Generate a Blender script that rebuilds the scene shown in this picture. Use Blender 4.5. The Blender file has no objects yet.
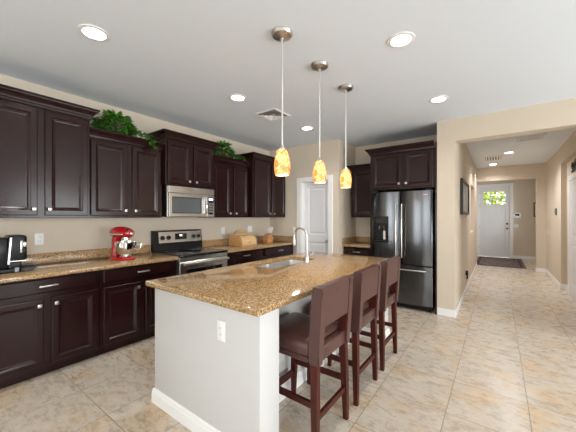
import bpy, bmesh, math, random
from mathutils import Vector, Matrix
random.seed(7)
S = bpy.context.scene
COL = S.collection

# ------------------------------------------------------------------ camera, world, light, exposure
CAM_H = 1.39
YAW = math.atan2(210, 285.5)
cd = bpy.data.cameras.new('camera'); cd.sensor_width = 36; cd.lens = 285.5 / 576 * 36; cd.shift_y = 1 / 576
cd.clip_start = 0.02; cd.clip_end = 200
cam = bpy.data.objects.new('camera', cd); COL.objects.link(cam)
cam.location = (0, 0, CAM_H); cam.rotation_euler = (math.pi / 2, 0, YAW)
S.camera = cam
S.view_settings.view_transform = 'Standard'; S.view_settings.look = 'None'
S.view_settings.gamma = 1; S.view_settings.use_curve_mapping = False
S.view_settings.exposure = 0.36
S.cycles.use_denoising = True
S.cycles.max_bounces = 10; S.cycles.diffuse_bounces = 6; S.cycles.glossy_bounces = 4
S.cycles.sample_clamp_indirect = 6
w = bpy.data.worlds.new('sky'); S.world = w; w.use_nodes = True
w.node_tree.nodes['Background'].inputs[0].default_value = (0.93, 0.97, 1.0, 1)
w.node_tree.nodes['Background'].inputs[1].default_value = 2.2

def area(name, loc, rot, sx, sy, power, col=(1, 1, 1)):
    l = bpy.data.lights.new(name, 'AREA'); l.shape = 'RECTANGLE'; l.size = sx; l.size_y = sy
    l.energy = power; l.color = col
    o = bpy.data.objects.new(name, l); COL.objects.link(o); o.location = loc; o.rotation_euler = rot
    return o
P2 = math.pi / 2
DAY = (.92, 0.965, 1.0)
# daylight coming through the great room's windows (they stand outside the panes)
area('daylight_patio_door', (4.12, 2.9, 1.15), (0, P2 + .25, 0), 2.2, 2.3, 142, DAY)
area('daylight_side_window', (4.12, -1.2, 1.45), (0, P2 + .25, 0), 1.8, 2.6, 150, DAY)
for x in (-2.4, 0.2, 2.6):
    area('daylight_rear_window', (x, -4.32, 1.45), (P2 + .25, 0, 0), 1.9, 1.8, 40, DAY)
area('foyer_fill_light', (1.75, 11.0, 1.5), (0, P2, 0), 1.5, 1.3, 38, DAY)  # added fill brightening foyer and hall, shining through an invented side window
CAN_W = 25
HALL_W = 100
PEND_W = 4.6

# ------------------------------------------------------------------ mesh helper
class B:
    def __init__(s): s.bm = bmesh.new()
    def box(s, lo, hi, bev=0, seg=2, rot=None, pivot=None):
        lo = Vector(lo); hi = Vector(hi)
        r = bmesh.ops.create_cube(s.bm, size=1)
        vs = r['verts']; d = hi - lo; c = (hi + lo) / 2
        for v in vs: v.co = Vector((v.co.x * d.x, v.co.y * d.y, v.co.z * d.z)) + c
        if rot is not None:
            p = Vector(pivot) if pivot is not None else c
            for v in vs: v.co = rot @ (v.co - p) + p
        if bev > 0:
            es = list({e for v in vs for e in v.link_edges})
            bmesh.ops.bevel(s.bm, geom=es, offset=bev, segments=seg, affect='EDGES', profile=0.5, clamp_overlap=True)
        return s
    def loft(s, rings, closed=True, cap0=True, cap1=True):
        R = [[s.bm.verts.new(p) for p in r] for r in rings]
        n = len(R[0])
        for a, b in zip(R[:-1], R[1:]):
            for i in range(n if closed else n - 1):
                j = (i + 1) % n
                try: s.bm.faces.new((a[i], a[j], b[j], b[i]))
                except ValueError: pass
        if closed and cap0: s.bm.faces.new(R[0][::-1])
        if closed and cap1: s.bm.faces.new(R[-1])
        return s
    def frame(s, d):
        d = d.normalized(); a = Vector((0, 0, 1)) if abs(d.z) < .9 else Vector((1, 0, 0))
        x = d.cross(a).normalized(); return x, x.cross(d).normalized()
    def tube(s, pts, r, seg=10, cap=True):
        pts = [Vector(p) for p in pts]; rs = r if isinstance(r, (list, tuple)) else [r] * len(pts)
        rings = []; x = None
        for i, p in enumerate(pts):
            d = (pts[min(i + 1, len(pts) - 1)] - pts[max(i - 1, 0)]).normalized()
            if x is None: x, y = s.frame(d)
            else:
                x = (x - d * x.dot(d)).normalized(); y = x.cross(d)
            rings.append([p + (x * math.cos(2 * math.pi * k / seg) + y * math.sin(2 * math.pi * k / seg)) * rs[i] for k in range(seg)])
        return s.loft(rings, True, cap, cap)
    def lathe(s, prof, c=(0, 0, 0), seg=28, axis=None, cap0=True, cap1=True):
        c = Vector(c); M = Matrix.Identity(3)
        if axis is not None: M = Vector((0, 0, 1)).rotation_difference(Vector(axis)).to_matrix()
        rings = [[M @ Vector((r * math.cos(2 * math.pi * k / seg), r * math.sin(2 * math.pi * k / seg), z)) + c for k in range(seg)] for r, z in prof]
        return s.loft(rings, True, cap0, cap1)
    def prism(s, poly, h0, h1, mp):
        return s.loft([[mp(a, b, h0) for a, b in poly], [mp(a, b, h1) for a, b in poly]])
    def build(s, name, mat, parent=None, smooth=True, angle=35, fix=True):
        bm = s.bm
        if fix: bmesh.ops.recalc_face_normals(bm, faces=bm.faces[:])
        if parent is not None:
            r = parent
            while r.parent: r = r.parent
            off = Vector(r.get('_o', (0, 0, 0)))
            for v in bm.verts: v.co -= off
        me = bpy.data.meshes.new(name); bm.to_mesh(me); bm.free()
        if smooth:
            for p in me.polygons: p.use_smooth = True
            me.set_sharp_from_angle(angle=math.radians(angle))
        if mat: me.materials.append(mat)
        o = bpy.data.objects.new(name, me); COL.objects.link(o)
        if parent is not None: o.parent = parent
        return o

def tag(o, label, cat, group=None):
    o['label'] = label; o['category'] = cat
    if group: o['group'] = group
    return o
ROOTS = []
def thing(name, label, cat, loc, group=None):
    o = bpy.data.objects.new(name, None); COL.objects.link(o); o.location = loc; o['_o'] = tuple(loc)
    o.empty_display_size = .1; ROOTS.append(o)
    return tag(o, label, cat, group)
def struct(o, label=None):
    o['kind'] = 'structure'
    if label: o['label'] = label
    return o

# ------------------------------------------------------------------ materials
def mat(name, col, rough=.5, metal=0., spec=.5, coat=0., **kw):
    m = bpy.data.materials.new(name); m.use_nodes = True
    b = m.node_tree.nodes['Principled BSDF']
    b.inputs['Base Color'].default_value = (*col, 1); b.inputs['Roughness'].default_value = rough
    b.inputs['Metallic'].default_value = metal; b.inputs['Specular IOR Level'].default_value = spec
    b.inputs['Coat Weight'].default_value = coat; b.inputs['Coat Roughness'].default_value = .12
    for k, v in kw.items(): b.inputs[k.replace('_', ' ')].default_value = v
    return m
def nodes(m): return m.node_tree.nodes, m.node_tree.links, m.node_tree.nodes['Principled BSDF']
def ramp(N, stops):
    r = N.new('ShaderNodeValToRGB'); e = r.color_ramp.elements
    while len(e) < len(stops): e.new(.5)
    for q, (p, c) in zip(e, stops): q.position = p; q.color = (*c, 1)
    return r
def tex(N, L, kind, scale, coord='Object', stretch=None, **kw):
    tc = N.new('ShaderNodeTexCoord'); t = N.new(kind)
    if stretch:
        mp = N.new('ShaderNodeMapping'); mp.inputs['Scale'].default_value = stretch
        L.new(tc.outputs[coord], mp.inputs[0]); L.new(mp.outputs[0], t.inputs['Vector'])
    else: L.new(tc.outputs[coord], t.inputs['Vector'])
    t.inputs['Scale'].default_value = scale
    for k, v in kw.items(): t.inputs[k].default_value = v
    return t
def bump(m, scale, strength, dist=.002, detail=3):
    N, L, b = nodes(m); n = tex(N, L, 'ShaderNodeTexNoise', scale, Detail=detail)
    bp = N.new('ShaderNodeBump'); bp.inputs['Strength'].default_value = strength; bp.inputs['Distance'].default_value = dist
    L.new(n.outputs[0], bp.inputs['Height']); L.new(bp.outputs[0], b.inputs['Normal']); return m
def mottle(m, scale, stops, stretch=None, detail=4, rough=.6):
    N, L, b = nodes(m); n = tex(N, L, 'ShaderNodeTexNoise', scale, stretch=stretch, Detail=detail, Roughness=rough)
    r = ramp(N, stops); L.new(n.outputs[0], r.inputs[0]); L.new(r.outputs[0], b.inputs['Base Color']); return m

M = {}
M['wall'] = bump(mat('beige_paint', (.63, .54, .43), .75, spec=.25), 160, .25)
M['ceiling'] = bump(mat('ceiling_paint', (.74, .79, .845), .85, spec=.2), 90, .35)
M['white'] = mat('white_trim', (.82, .81, .79), .4)
M['door'] = mat('door_white', (.74, .735, .75), .45)
M['island'] = bump(mat('island_paint', (.575, .56, .545), .6, spec=.25), 140, .3)
M['cab'] = mat('espresso_wood', (.0185, .0047, .0047), .25, spec=.3, coat=.08)
M['nickel'] = mat('brushed_nickel', (.58, .55, .52), .3, 1)
M['rodm'] = mat('satin_nickel_rod', (.80, .78, .74), .35, 1)
M['steel'] = mottle(mat('stainless_steel', (.66, .63, .59), .27, 1), 9, [(.3, (.58, .55, .51)), (.7, (.72, .69, .64))], stretch=(.4, .4, 18))
M['sinksteel'] = mat('sink_steel', (.78, .78, .78), .38, 1)
M['darksteel'] = mottle(mat('black_stainless', (.14, .14, .145), .2, 1), 9, [(.3, (.105, .107, .112)), (.7, (.145, .147, .152))], stretch=(18, 18, .4))
M['darkside'] = mat('fridge_side', (.03, .03, .032), .5)
M['black'] = mat('black_plastic', (.006, .006, .007), .3, spec=.28)
M['blackglass'] = mat('black_glass', (.008, .008, .009), .05, spec=.6)
M['greyglass'] = mat('microwave_glass', (.09, .10, .105), .12, spec=.7)
M['red'] = mat('red_enamel', (.40, .006, .010), .16, coat=.5)
M['chrome'] = mat('chrome', (.86, .85, .84), .08, 1)
M['plate'] = mat('white_plastic', (.83, .82, .80), .4)
M['leather'] = bump(mat('brown_leather', (.078, .033, .028), .34, spec=.45), 220, .25, .001)
M['cherry'] = mottle(mat('cherry_wood', (.06, .014, .008), .4, spec=.28), 8, [(.3, (.034, .0055, .003)), (.7, (.075, .011, .006))], stretch=(5, 5, .5))
M['bamboo'] = mottle(mat('honey_wood', (.55, .29, .11), .45), 7, [(.3, (.46, .22, .075)), (.7, (.62, .34, .14))], stretch=(1, 1, 9))
M['paleback'] = mottle(mat('pale_wood', (.68, .46, .24), .45), 7, [(.3, (.58, .36, .16)), (.7, (.72, .5, .28))], stretch=(1, 1, 9))
M['amberwood'] = mat('amber_wood', (.46, .20, .075), .4)
M['pot'] = mottle(mat('woven_basket', (.16, .06, .025), .8), 60, [(.35, (.08, .03, .012)), (.65, (.22, .09, .04))])
M['stem'] = mat('plant_stem', (.10, .16, .03), .7)
M['ventdark'] = mat('vent_shadow_backing', (.24, .24, .24), .9)
M['frame'] = mat('black_frame', (.015, .013, .012), .35)
M['mat'] = mat('picture_mat', (.72, .73, .74), .12, spec=.6)
M['iron'] = mat('dark_iron', (.02, .018, .016), .5)
M['paving'] = mat('exterior_paving', (.45, .42, .38), .9)
M['handle_white'] = mat('knife_handle', (.78, .77, .74), .3, .5)
M['rubber'] = mat('door_seal', (.012, .012, .012), .6)

def leaf_material(name, a, b_):
    m = mat(name, a, .4, spec=.4); N, L, b = nodes(m)
    g = N.new('ShaderNodeNewGeometry'); r = ramp(N, [(0, a), (.6, b_), (1, tuple(min(1, q * 1.9) for q in b_))])
    L.new(g.outputs['Random Per Island'], r.inputs[0]); L.new(r.outputs[0], b.inputs['Base Color'])
    b.inputs['Transmission Weight'].default_value = 0; return m
M['leaf'] = leaf_material('pothos_leaf', (.010, .05, .004), (.045, .15, .012))
M['treeleaf'] = leaf_material('garden_leaf', (.30, .46, .04), (.58, .68, .12))

# granite
def granite():
    m = mat('granite', (.4, .25, .12), .085, spec=.5); N, L, b = nodes(m)
    n1 = tex(N, L, 'ShaderNodeTexNoise', 80, Detail=6, Roughness=.82)
    r1 = ramp(N, [(.30, (.05, .025, .014)), (.41, (.22, .11, .04)), (.50, (.42, .255, .11)), (.59, (.54, .375, .205)), (.70, (.62, .52, .40))])
    L.new(n1.outputs[0], r1.inputs[0])
    v = tex(N, L, 'ShaderNodeTexVoronoi', 165)
    rv = ramp(N, [(.0, (.25, .25, .25)), (.12, (.45, .42, .4)), (.30, (1, 1, 1)), (.82, (1.0, 1.0, 1.0)), (.95, (1, 1, 1))])
    sp = N.new('ShaderNodeSeparateColor'); L.new(v.outputs['Color'], sp.inputs[0]); L.new(sp.outputs[0], rv.inputs[0])
    mx = N.new('ShaderNodeMix'); mx.data_type = 'RGBA'; mx.blend_type = 'MULTIPLY'; mx.inputs[0].default_value = 1
    L.new(r1.outputs[0], mx.inputs[6]); L.new(rv.outputs[0], mx.inputs[7])
    # pale flecks
    gt = N.new('ShaderNodeMath'); gt.operation = 'GREATER_THAN'; gt.inputs[1].default_value = .9; L.new(sp.outputs[1], gt.inputs[0])
    m2 = N.new('ShaderNodeMix'); m2.data_type = 'RGBA'; m2.inputs[7].default_value = (.62, .50, .34, 1)
    ml = N.new('ShaderNodeMath'); ml.operation = 'MULTIPLY'; ml.inputs[1].default_value = .7; L.new(gt.outputs[0], ml.inputs[0])
    L.new(ml.outputs[0], m2.inputs[0]); L.new(mx.outputs[2], m2.inputs[6]); L.new(m2.outputs[2], b.inputs['Base Color'])
    return m
M['granite'] = granite()

# floor tiles
def tiles():
    m = mat('stone_tile', (.5, .4, .3), .22, spec=.45); N, L, b = nodes(m)
    tc = N.new('ShaderNodeTexCoord'); mp = N.new('ShaderNodeMapping'); mp.inputs['Location'].default_value = (.30, -.385, 0)
    L.new(tc.outputs['Object'], mp.inputs[0])
    br = N.new('ShaderNodeTexBrick'); br.offset = 0; br.squash = 1
    L.new(mp.outputs[0], br.inputs['Vector']); br.inputs['Scale'].default_value = 1
    br.inputs['Brick Width'].default_value = .478; br.inputs['Row Height'].default_value = .478
    br.inputs['Mortar Size'].default_value = .0032; br.inputs['Mortar Smooth'].default_value = .1; br.inputs['Bias'].default_value = 0
    br.inputs['Color1'].default_value = (.2, .2, .2, 1); br.inputs['Color2'].default_value = (1, 1, 1, 1); br.inputs['Mortar'].default_value = (.5, .5, .5, 1)
    # each tile slides its own part of the stone pattern
    ad = N.new('ShaderNodeVectorMath'); ad.operation = 'MULTIPLY_ADD'; ad.inputs[1].default_value = (7, 5, 3)
    L.new(br.outputs['Color'], ad.inputs[0]); L.new(tc.outputs['Object'], ad.inputs[2])
    rt = N.new('ShaderNodeMapping'); rt.inputs['Rotation'].default_value = (0, 0, .6); rt.inputs['Scale'].default_value = (1.1, 2.0, 1)
    L.new(ad.outputs[0], rt.inputs[0])
    n1 = N.new('ShaderNodeTexNoise'); n1.inputs['Scale'].default_value = 8; n1.inputs['Detail'].default_value = 10; n1.inputs['Roughness'].default_value = .8; n1.inputs['Distortion'].default_value = .35
    L.new(rt.outputs[0], n1.inputs['Vector'])
    r1 = ramp(N, [(.28, (.33, .265, .21)), (.40, (.48, .405, .325)), (.52, (.60, .515, .42)), (.68, (.71, .635, .545))])
    L.new(n1.outputs[0], r1.inputs[0])
    n2 = N.new('ShaderNodeTexNoise'); n2.inputs['Scale'].default_value = 3.2; n2.inputs['Detail'].default_value = 4
    L.new(ad.outputs[0], n2.inputs['Vector'])
    r2 = ramp(N, [(.5, (1, 1, 1)), (.68, (1.0, .83, .62))]); L.new(n2.outputs[0], r2.inputs[0])
    mx = N.new('ShaderNodeMix'); mx.data_type = 'RGBA'; mx.blend_type = 'MULTIPLY'; mx.inputs[0].default_value = .8
    L.new(r1.outputs[0], mx.inputs[6]); L.new(r2.outputs[0], mx.inputs[7])
    mg = N.new('ShaderNodeMix'); mg.data_type = 'RGBA'; mg.inputs[7].default_value = (.30, .235, .175, 1)
    L.new(br.outputs['Fac'], mg.inputs[0]); L.new(mx.outputs[2], mg.inputs[6]); L.new(mg.outputs[2], b.inputs['Base Color'])
    bp = N.new('ShaderNodeBump'); bp.invert = True; bp.inputs['Strength'].default_value = .5; bp.inputs['Distance'].default_value = .002
    L.new(br.outputs['Fac'], bp.inputs['Height']); L.new(bp.outputs[0], b.inputs['Normal'])
    rr = N.new('ShaderNodeMapRange'); rr.inputs['To Min'].default_value = .2; rr.inputs['To Max'].default_value = .36
    L.new(n1.outputs[0], rr.inputs[0]); L.new(rr.outputs[0], b.inputs['Roughness'])
    return m
M['tile'] = tiles()

def glass(name, tint=(.97, .98, .98)):
    m = bpy.data.materials.new(name); m.use_nodes = True; N = m.node_tree.nodes; L = m.node_tree.links
    N.remove(N['Principled BSDF']); t = N.new('ShaderNodeBsdfTransparent'); t.inputs[0].default_value = (*tint, 1)
    g = N.new('ShaderNodeBsdfGlossy'); g.inputs['Roughness'].default_value = .02
    f = N.new('ShaderNodeFresnel'); f.inputs[0].default_value = 1.45; mx = N.new('ShaderNodeMixShader')
    L.new(f.outputs[0], mx.inputs[0]); L.new(t.outputs[0], mx.inputs[1]); L.new(g.outputs[0], mx.inputs[2])
    L.new(mx.outputs[0], N['Material Output'].inputs[0]); return m
M['glass'] = glass('window_glass')

def lens(name, col, strength):
    m = mat(name, (.9, .9, .88), .5); N, L, b = nodes(m)
    b.inputs['Emission Color'].default_value = (*col, 1); b.inputs['Emission Strength'].default_value = strength; return m
M['lens'] = lens('lit_lens', (1, .96, .9), 14)
M['bulb'] = lens('lit_bulb', (1, .85, .6), 12)
M['display'] = lens('lit_display', (.7, .85, 1), 1.2)

def amber():
    m = bpy.data.materials.new('amber_art_glass'); m.use_nodes = True; N = m.node_tree.nodes; L = m.node_tree.links
    N.remove(N['Principled BSDF'])
    n = tex(N, L, 'ShaderNodeTexNoise', 26, Detail=5, Roughness=.7, Distortion=1.0)
    r = ramp(N, [(.34, (.60, .17, .05)), (.43, (.82, .40, .17)), (.51, (.92, .64, .40)), (.63, (.96, .84, .68))])
    L.new(n.outputs[0], r.inputs[0])
    t = N.new('ShaderNodeBsdfTranslucent'); d = N.new('ShaderNodeBsdfDiffuse'); g = N.new('ShaderNodeBsdfGlossy'); g.inputs['Roughness'].default_value = .1
    L.new(r.outputs[0], t.inputs[0]); L.new(r.outputs[0], d.inputs[0])
    a = N.new('ShaderNodeMixShader'); a.inputs[0].default_value = .3; L.new(t.outputs[0], a.inputs[1]); L.new(d.outputs[0], a.inputs[2])
    f = N.new('ShaderNodeFresnel'); f.inputs[0].default_value = 1.3
    c = N.new('ShaderNodeMixShader'); L.new(f.outputs[0], c.inputs[0]); L.new(a.outputs[0], c.inputs[1]); L.new(g.outputs[0], c.inputs[2])
    L.new(c.outputs[0], N['Material Output'].inputs[0]); return m
M['amber'] = amber()

def rugmat():
    m = mat('rug_weave', (.1, .06, .05), .9, spec=.1); N, L, b = nodes(m)
    v = tex(N, L, 'ShaderNodeTexVoronoi', 9); n = tex(N, L, 'ShaderNodeTexNoise', 14, Detail=4)
    r = ramp(N, [(.40, (.06, .040, .040)), (.50, (.16, .115, .105)), (.58, (.26, .205, .185)), (.66, (.10, .06, .06))])
    ad = N.new('ShaderNodeMath'); ad.operation = 'MULTIPLY_ADD'; ad.inputs[1].default_value = .35; ad.inputs[2].default_value = 0
    L.new(v.outputs['Distance'], ad.inputs[0]); a2 = N.new('ShaderNodeMath'); a2.operation = 'ADD'
    sc = N.new('ShaderNodeMath'); sc.operation = 'MULTIPLY'; sc.inputs[1].default_value = .8; L.new(n.outputs[0], sc.inputs[0])
    L.new(ad.outputs[0], a2.inputs[0]); L.new(sc.outputs[0], a2.inputs[1]); L.new(a2.outputs[0], r.inputs[0])
    L.new(r.outputs[0], b.inputs['Base Color']); return m
M['rug'] = rugmat()

# ------------------------------------------------------------------ room shell
XL, XR, YB, H = -3.78, 3.9, -4.1, 2.74          # great room
YP, XP, YR = 4.5, -2.22, 5.22                    # pantry front, pantry side, fridge recess back
YH, HT = 4.53, .20                               # wall with the hall opening
HX0, HX1, SOF = -.48, .97, 2.44
Y2, Y3 = 9.5, 12.2                               # foyer header, front door wall

def slab(name, boxes, m, label=None, bev=0):
    b = B()
    for lo, hi in boxes: b.box(lo, hi, bev)
    return struct(b.build(name, M[m], smooth=False), label)
slab('floor', [((XL - .2, YB - .2, -.1), (XR + .2, Y3 + .1, 0))], 'tile', 'beige mottled stone tile floor running from kitchen into hall')
slab('ceiling', [((XL - .2, YB - .2, H), (XR + .2, YR + .2, H + .1))], 'ceiling', 'pale textured kitchen ceiling')
slab('ceiling_hall', [((-.9, YR + .2, H), (1.6, Y3 + .2, H + .1))], 'ceiling', 'pale ceiling of the hall beyond the opening')
slab('wall_left', [((XL - .15, YB - .15, 0), (XL, YP + .1, H))], 'wall', 'beige wall behind the long run of cabinets')
# pantry front with door opening
DX0, DX1, DZ = -2.99, -2.42, 2.045
slab('wall_pantry', [((XL, YP, 0), (DX0, YP + .13, H)), ((DX1, YP, 0), (XP, YP + .13, H)), ((DX0, YP, DZ), (DX1, YP + .13, H)),
                     ((XP - .13, YP + .13, 0), (XP, YR, H)), ((XL, YP + .75, 0), (XP - .13, YP + .88, H))], 'wall', 'beige wall around the white pantry door')
slab('wall_recess', [((XP - .13, YR, 0), (-.70, YR + .13, H))], 'wall', 'beige wall at the back of the fridge recess')
slab('wall_back', [((-.70, YH, 0), (HX0, YR + .13, H)), ((HX0, YH, SOF), (HX1, YH + HT, H)), ((HX1, YH, 0), (XR + .15, YH + HT, H))], 'wall', 'cream wall with the wide opening to the hall')
# hall
ny0, ny1, nz0, nz1 = 7.35, 8.55, 1.05, 2.12
slab('wall_hall_left', [((-.70, YR + .13, 0), (HX0, ny0, H)), ((-.70, ny1, 0), (HX0, Y2 + .16, H)), ((-.70, ny0, 0), (HX0, ny1, nz0)), ((-.70, ny0, nz1), (HX0, ny1, H)), ((-.70, ny0, nz0), (-.58, ny1, nz1))], 'wall', 'left wall of the hall with a shallow niche')
slab('wall_hall_right', [((HX1, 7.5, 0), (1.2, Y2 + .16, H)), ((HX1, YH + HT, 2.42), (1.2, 7.5, H)), ((1.05, YH + HT, 0), (1.2, 7.5, 2.42))], 'wall', 'right wall of the hall with a recessed doorway')
slab('wall_foyer', [((HX0, Y2, 2.37), (.78, Y2 + .16, H)), ((.78, Y2, 0), (HX1, Y2 + .16, H))], 'wall', 'cream wall framing the opening to the foyer')
FX0, FX1, FZ = -.53, .33, 2.45
slab('wall_front', [((-.70, Y3, 0), (FX0, Y3 + .15, H)), ((FX1, Y3, 0), (1.45, Y3 + .15, H)), ((FX0, Y3, FZ), (FX1, Y3 + .15, H))], 'wall', 'greige wall around the front door')
slab('wall_foyer_side', [((-.85, Y2 + .16, 0), (-.70, Y3 + .15, H)), ((1.2, Y2 + .16, 0), (1.45, 10.3, H)), ((1.2, 11.7, 0), (1.45, Y3, H)), ((1.2, 10.3, 0), (1.45, 11.7, .8)), ((1.2, 10.3, 2.2), (1.45, 11.7, H))], 'wall')
# great room behind the camera
def wall_holes(name, axis, c0, c1, u0, u1, holes):
    bx = []; u = u0
    def add(a, b_, z0, z1):
        if b_ - a < 1e-4 or z1 - z0 < 1e-4: return
        bx.append(((c0, a, z0), (c1, b_, z1)) if axis == 'X' else ((a, c0, z0), (b_, c1, z1)))
    for a, b_, z0, z1 in holes:
        add(u, a, 0, H); add(a, b_, 0, z0); add(a, b_, z1, H); u = b_
    add(u, u1, 0, H); return slab(name, bx, 'wall')
wall_holes('wall_right', 'X', XR, XR + .15, YB - .15, YH, [(-2.5, .1, .6, 2.3), (1.8, 4.0, 0, 2.3)])
wall_holes('wall_rear', 'Y', YB - .15, YB, XL, XR, [(-3.35, -1.45, .6, 2.3), (-.75, 1.15, .6, 2.3), (1.65, 3.55, .6, 2.3)])
def window(n, axis, c, u0, u1, z0, z1, nm):
    def p(a, cc, z): return (cc, a, z) if axis == 'X' else (a, cc, z)
    b = B(); t = .05
    def bar(a0, a1, q0, q1):
        lo = p(a0, c + .03, q0); hi = p(a1, c + .11, q1); b.box([min(i, j) for i, j in zip(lo, hi)], [max(i, j) for i, j in zip(lo, hi)])
    bar(u0, u1, z0, z0 + t); bar(u0, u1, z1 - t, z1); bar(u0, u0 + t, z0 + t, z1 - t); bar(u1 - t, u1, z0 + t, z1 - t)
    for k in range(1, nm): a = u0 + (u1 - u0) * k / nm; bar(a - t / 2, a + t / 2, z0 + t, z1 - t)
    o = struct(b.build('window_%d' % n, M['white'], smooth=False))
    g = B(); lo = p(u0 + t, c + .06, z0 + t); hi = p(u1 - t, c + .066, z1 - t)
    g.box([min(i, j) for i, j in zip(lo, hi)], [max(i, j) for i, j in zip(lo, hi)]); g.build('pane', M['glass'], o, smooth=False)
window(6, 'X', 1.25, 10.3, 11.7, .8, 2.2, 2); window(1, 'X', XR, -2.5, .1, .6, 2.3, 2); window(2, 'X', XR, 1.8, 4.0, 0, 2.3, 2)  # first one, in the foyer side wall, is made up to admit the fill light
for i, (a, b_) in enumerate(((-3.35, -1.45), (-.75, 1.15), (1.65, 3.55))): window(3 + i, 'Y', YB - .15, a, b_, .6, 2.3, 2)

# baseboards
def baseboard(name, segs, hgt=.105):
    b = B()
    for lo, hi in segs:
        b.box((lo[0], lo[1], 0), (hi[0], hi[1], hgt), .006, 1)
    return struct(b.build(name, M['white'], smooth=False))
T = .014
baseboard('baseboard_stub', [((-.70, YH - T), (HX0 + T, YH)), ((HX0, YH), (HX0 + T, YR + .2))])
baseboard('baseboard_hall_left', [((HX0, YR + .2), (HX0 + T, Y2))])
baseboard('baseboard_hall_right', [((HX1 - T, 7.5 - T), (HX1, Y2)), ((HX1, 7.5 - T), (1.05, 7.5)), ((.78, Y2 - T), (HX1 - T, Y2)), ((.78 - T, Y2 - T), (.78, Y2 + .16)), ((1.05 - T, 7.21), (1.05, 7.5 - T))])
baseboard('baseboard_front', [((.42, Y3 - T), (1.2, Y3)), ((-.70, Y3 - T), (-.62, Y3))])
baseboard('baseboard_pantry', [((-2.33, YP - T), (XP, YP)), ((XP, YP), (XP + T, 4.62))])

# casings and doors -------------------------------------------------
def panel_rings(mp, u0, u1, z0, z1, rings):
    """nested rectangles (inset, out) lofted, centre filled"""
    return [[mp(u0 + i, z0 + i, o), mp(u1 - i, z0 + i, o), mp(u1 - i, z1 - i, o), mp(u0 + i, z1 - i, o)] for i, o in rings]
b = B()
cw = .105
for lo, hi in [((DX0 - cw, DZ + .0), None)]: pass
b.box((DX0 - cw, YP - .02, 0), (DX0, YP - .001, DZ + .085), .005, 1); b.box((DX1, YP - .02, 0), (DX1 + .09, YP - .001, DZ + .085), .005, 1)
b.box((DX0, YP - .02, DZ), (DX1, YP - .001, DZ + .085), .005, 1)
b.box((DX0 - .001, YP, 0), (DX0 + .012, YP + .13, DZ)); b.box((DX1 - .012, YP, 0), (DX1 + .001, YP + .13, DZ)); b.box((DX0 + .012, YP, DZ - .012), (DX1 - .012, YP + .13, DZ + .001))
struct(b.build('trim_1', M['white'], smooth=False), 'white casing around the pantry door')
def slab_door(name, mp, u0, u1, z0, z1, thick, panels, m, arch=False):
    b = B()
    # grid of stiles and rails left around recessed panels
    us = sorted({u0, u1, *[p[0] for p in panels], *[p[1] for p in panels]}); zs = sorted({z0, z1, *[p[2] for p in panels], *[p[3] for p in panels]})
    def q(a, c, o0, o1, d, e):
        P = [mp(a, d, o0), mp(c, e, o1)]
        b.box([min(P[0][i], P[1][i]) for i in range(3)], [max(P[0][i], P[1][i]) for i in range(3)])
    for i in range(len(us) - 1):
        for j in range(len(zs) - 1):
            c = ((us[i] + us[i + 1]) / 2, (zs[j] + zs[j + 1]) / 2)
            if any(p[0] < c[0] < p[1] and p[2] < c[1] < p[3] for p in panels): continue
            q(us[i], us[i + 1], 0, thick, zs[j], zs[j + 1])
    for p in panels:
        b.loft(panel_rings(mp, *p, [(0, 0), (0, thick), (.018, thick - .014), (.035, thick - .014), (.055, thick - .005)]), cap0=False)
    bmesh.ops.remove_doubles(b.bm, verts=b.bm.verts[:], dist=1e-5)
    return struct(b.build(name, M[m], smooth=False))
d1 = slab_door('door_1', lambda u, z, o: (u, YP + .125 - o, z), DX0 + .014, DX1 - .014, .01, DZ - .014, .04,
               [(DX0 + .10, DX1 - .09, 1.06, DZ - .10), (DX0 + .10, DX1 - .09, .22, .93)], 'door'); d1['label'] = 'white two panel pantry door beside the cabinets'
b = B().lathe([(.012, 0), (.012, .03), (.026, .035), (.03, .05), (.022, .062)], (DX1 - .06, YP + .085, .95), axis=(0, -1, 0)); b.build('knob', M['nickel'], d1)

# front door
mpF = lambda u, z, o: (u, Y3 + .06 - o, z)
GX0, GX1, GZ0, GZ1 = -.41, .21, 1.82, 2.27
b = B()
def fb(u0, u1, z0, z1, o0, o1, bev=0):
    b.box((u0, Y3 + .06 - o1, z0), (u1, Y3 + .06 - o0, z1), bev, 1)
fb(FX0 + .012, GX0, .012, FZ - .012, 0, .045); fb(GX1, FX1 - .012, .012, FZ - .012, 0, .045)
fb(GX0, GX1, GZ1, FZ - .012, 0, .045); fb(GX0, GX1, 1.70, GZ0, 0, .045); fb(GX0, GX1, .012, .24, 0, .045)
npl = 6
for k in range(npl):
    a = GX0 + (GX1 - GX0) * k / npl; fb(a, a + (GX1 - GX0) / npl, .24, 1.70, 0, .034, .006)
fd = struct(b.build('door_2', M['door'], smooth=False), 'white front door with a row of glass panes at the end of the hall')
b = B(); fb(GX0 - .03, GX1 + .03, GZ0 - .05, GZ0 - .015, .045, .07); b.build('shelf', M['door'], fd, smooth=False)
b = B()
for k in range(1, 3):
    a = GX0 + (GX1 - GX0) * k / 3; fb(a - .012, a + .012, GZ0, GZ1, .005, .04)
fb(GX0, GX1, (GZ0 + GZ1) / 2 - .009, (GZ0 + GZ1) / 2 + .009, .008, .037)
b.build('muntin', M['door'], fd, smooth=False)
b = B(); fb(GX0, GX1, GZ0, GZ1, .02, .025); b.build('pane', M['glass'], fd, smooth=False)
B().lathe([(.03, 0), (.03, .012), (.012, .016), (.012, .04), (.028, .048), (.028, .07), (.01, .078)], (FX1 - .08, Y3 + .015, 1.0), axis=(0, -1, 0)).build('knob', M['iron'], fd)
B().lathe([(.032, 0), (.032, .014), (.02, .024), (.0, .025)], (FX1 - .08, Y3 + .015, 1.16), axis=(0, -1, 0), cap1=False).build('deadbolt', M['iron'], fd)
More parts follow.
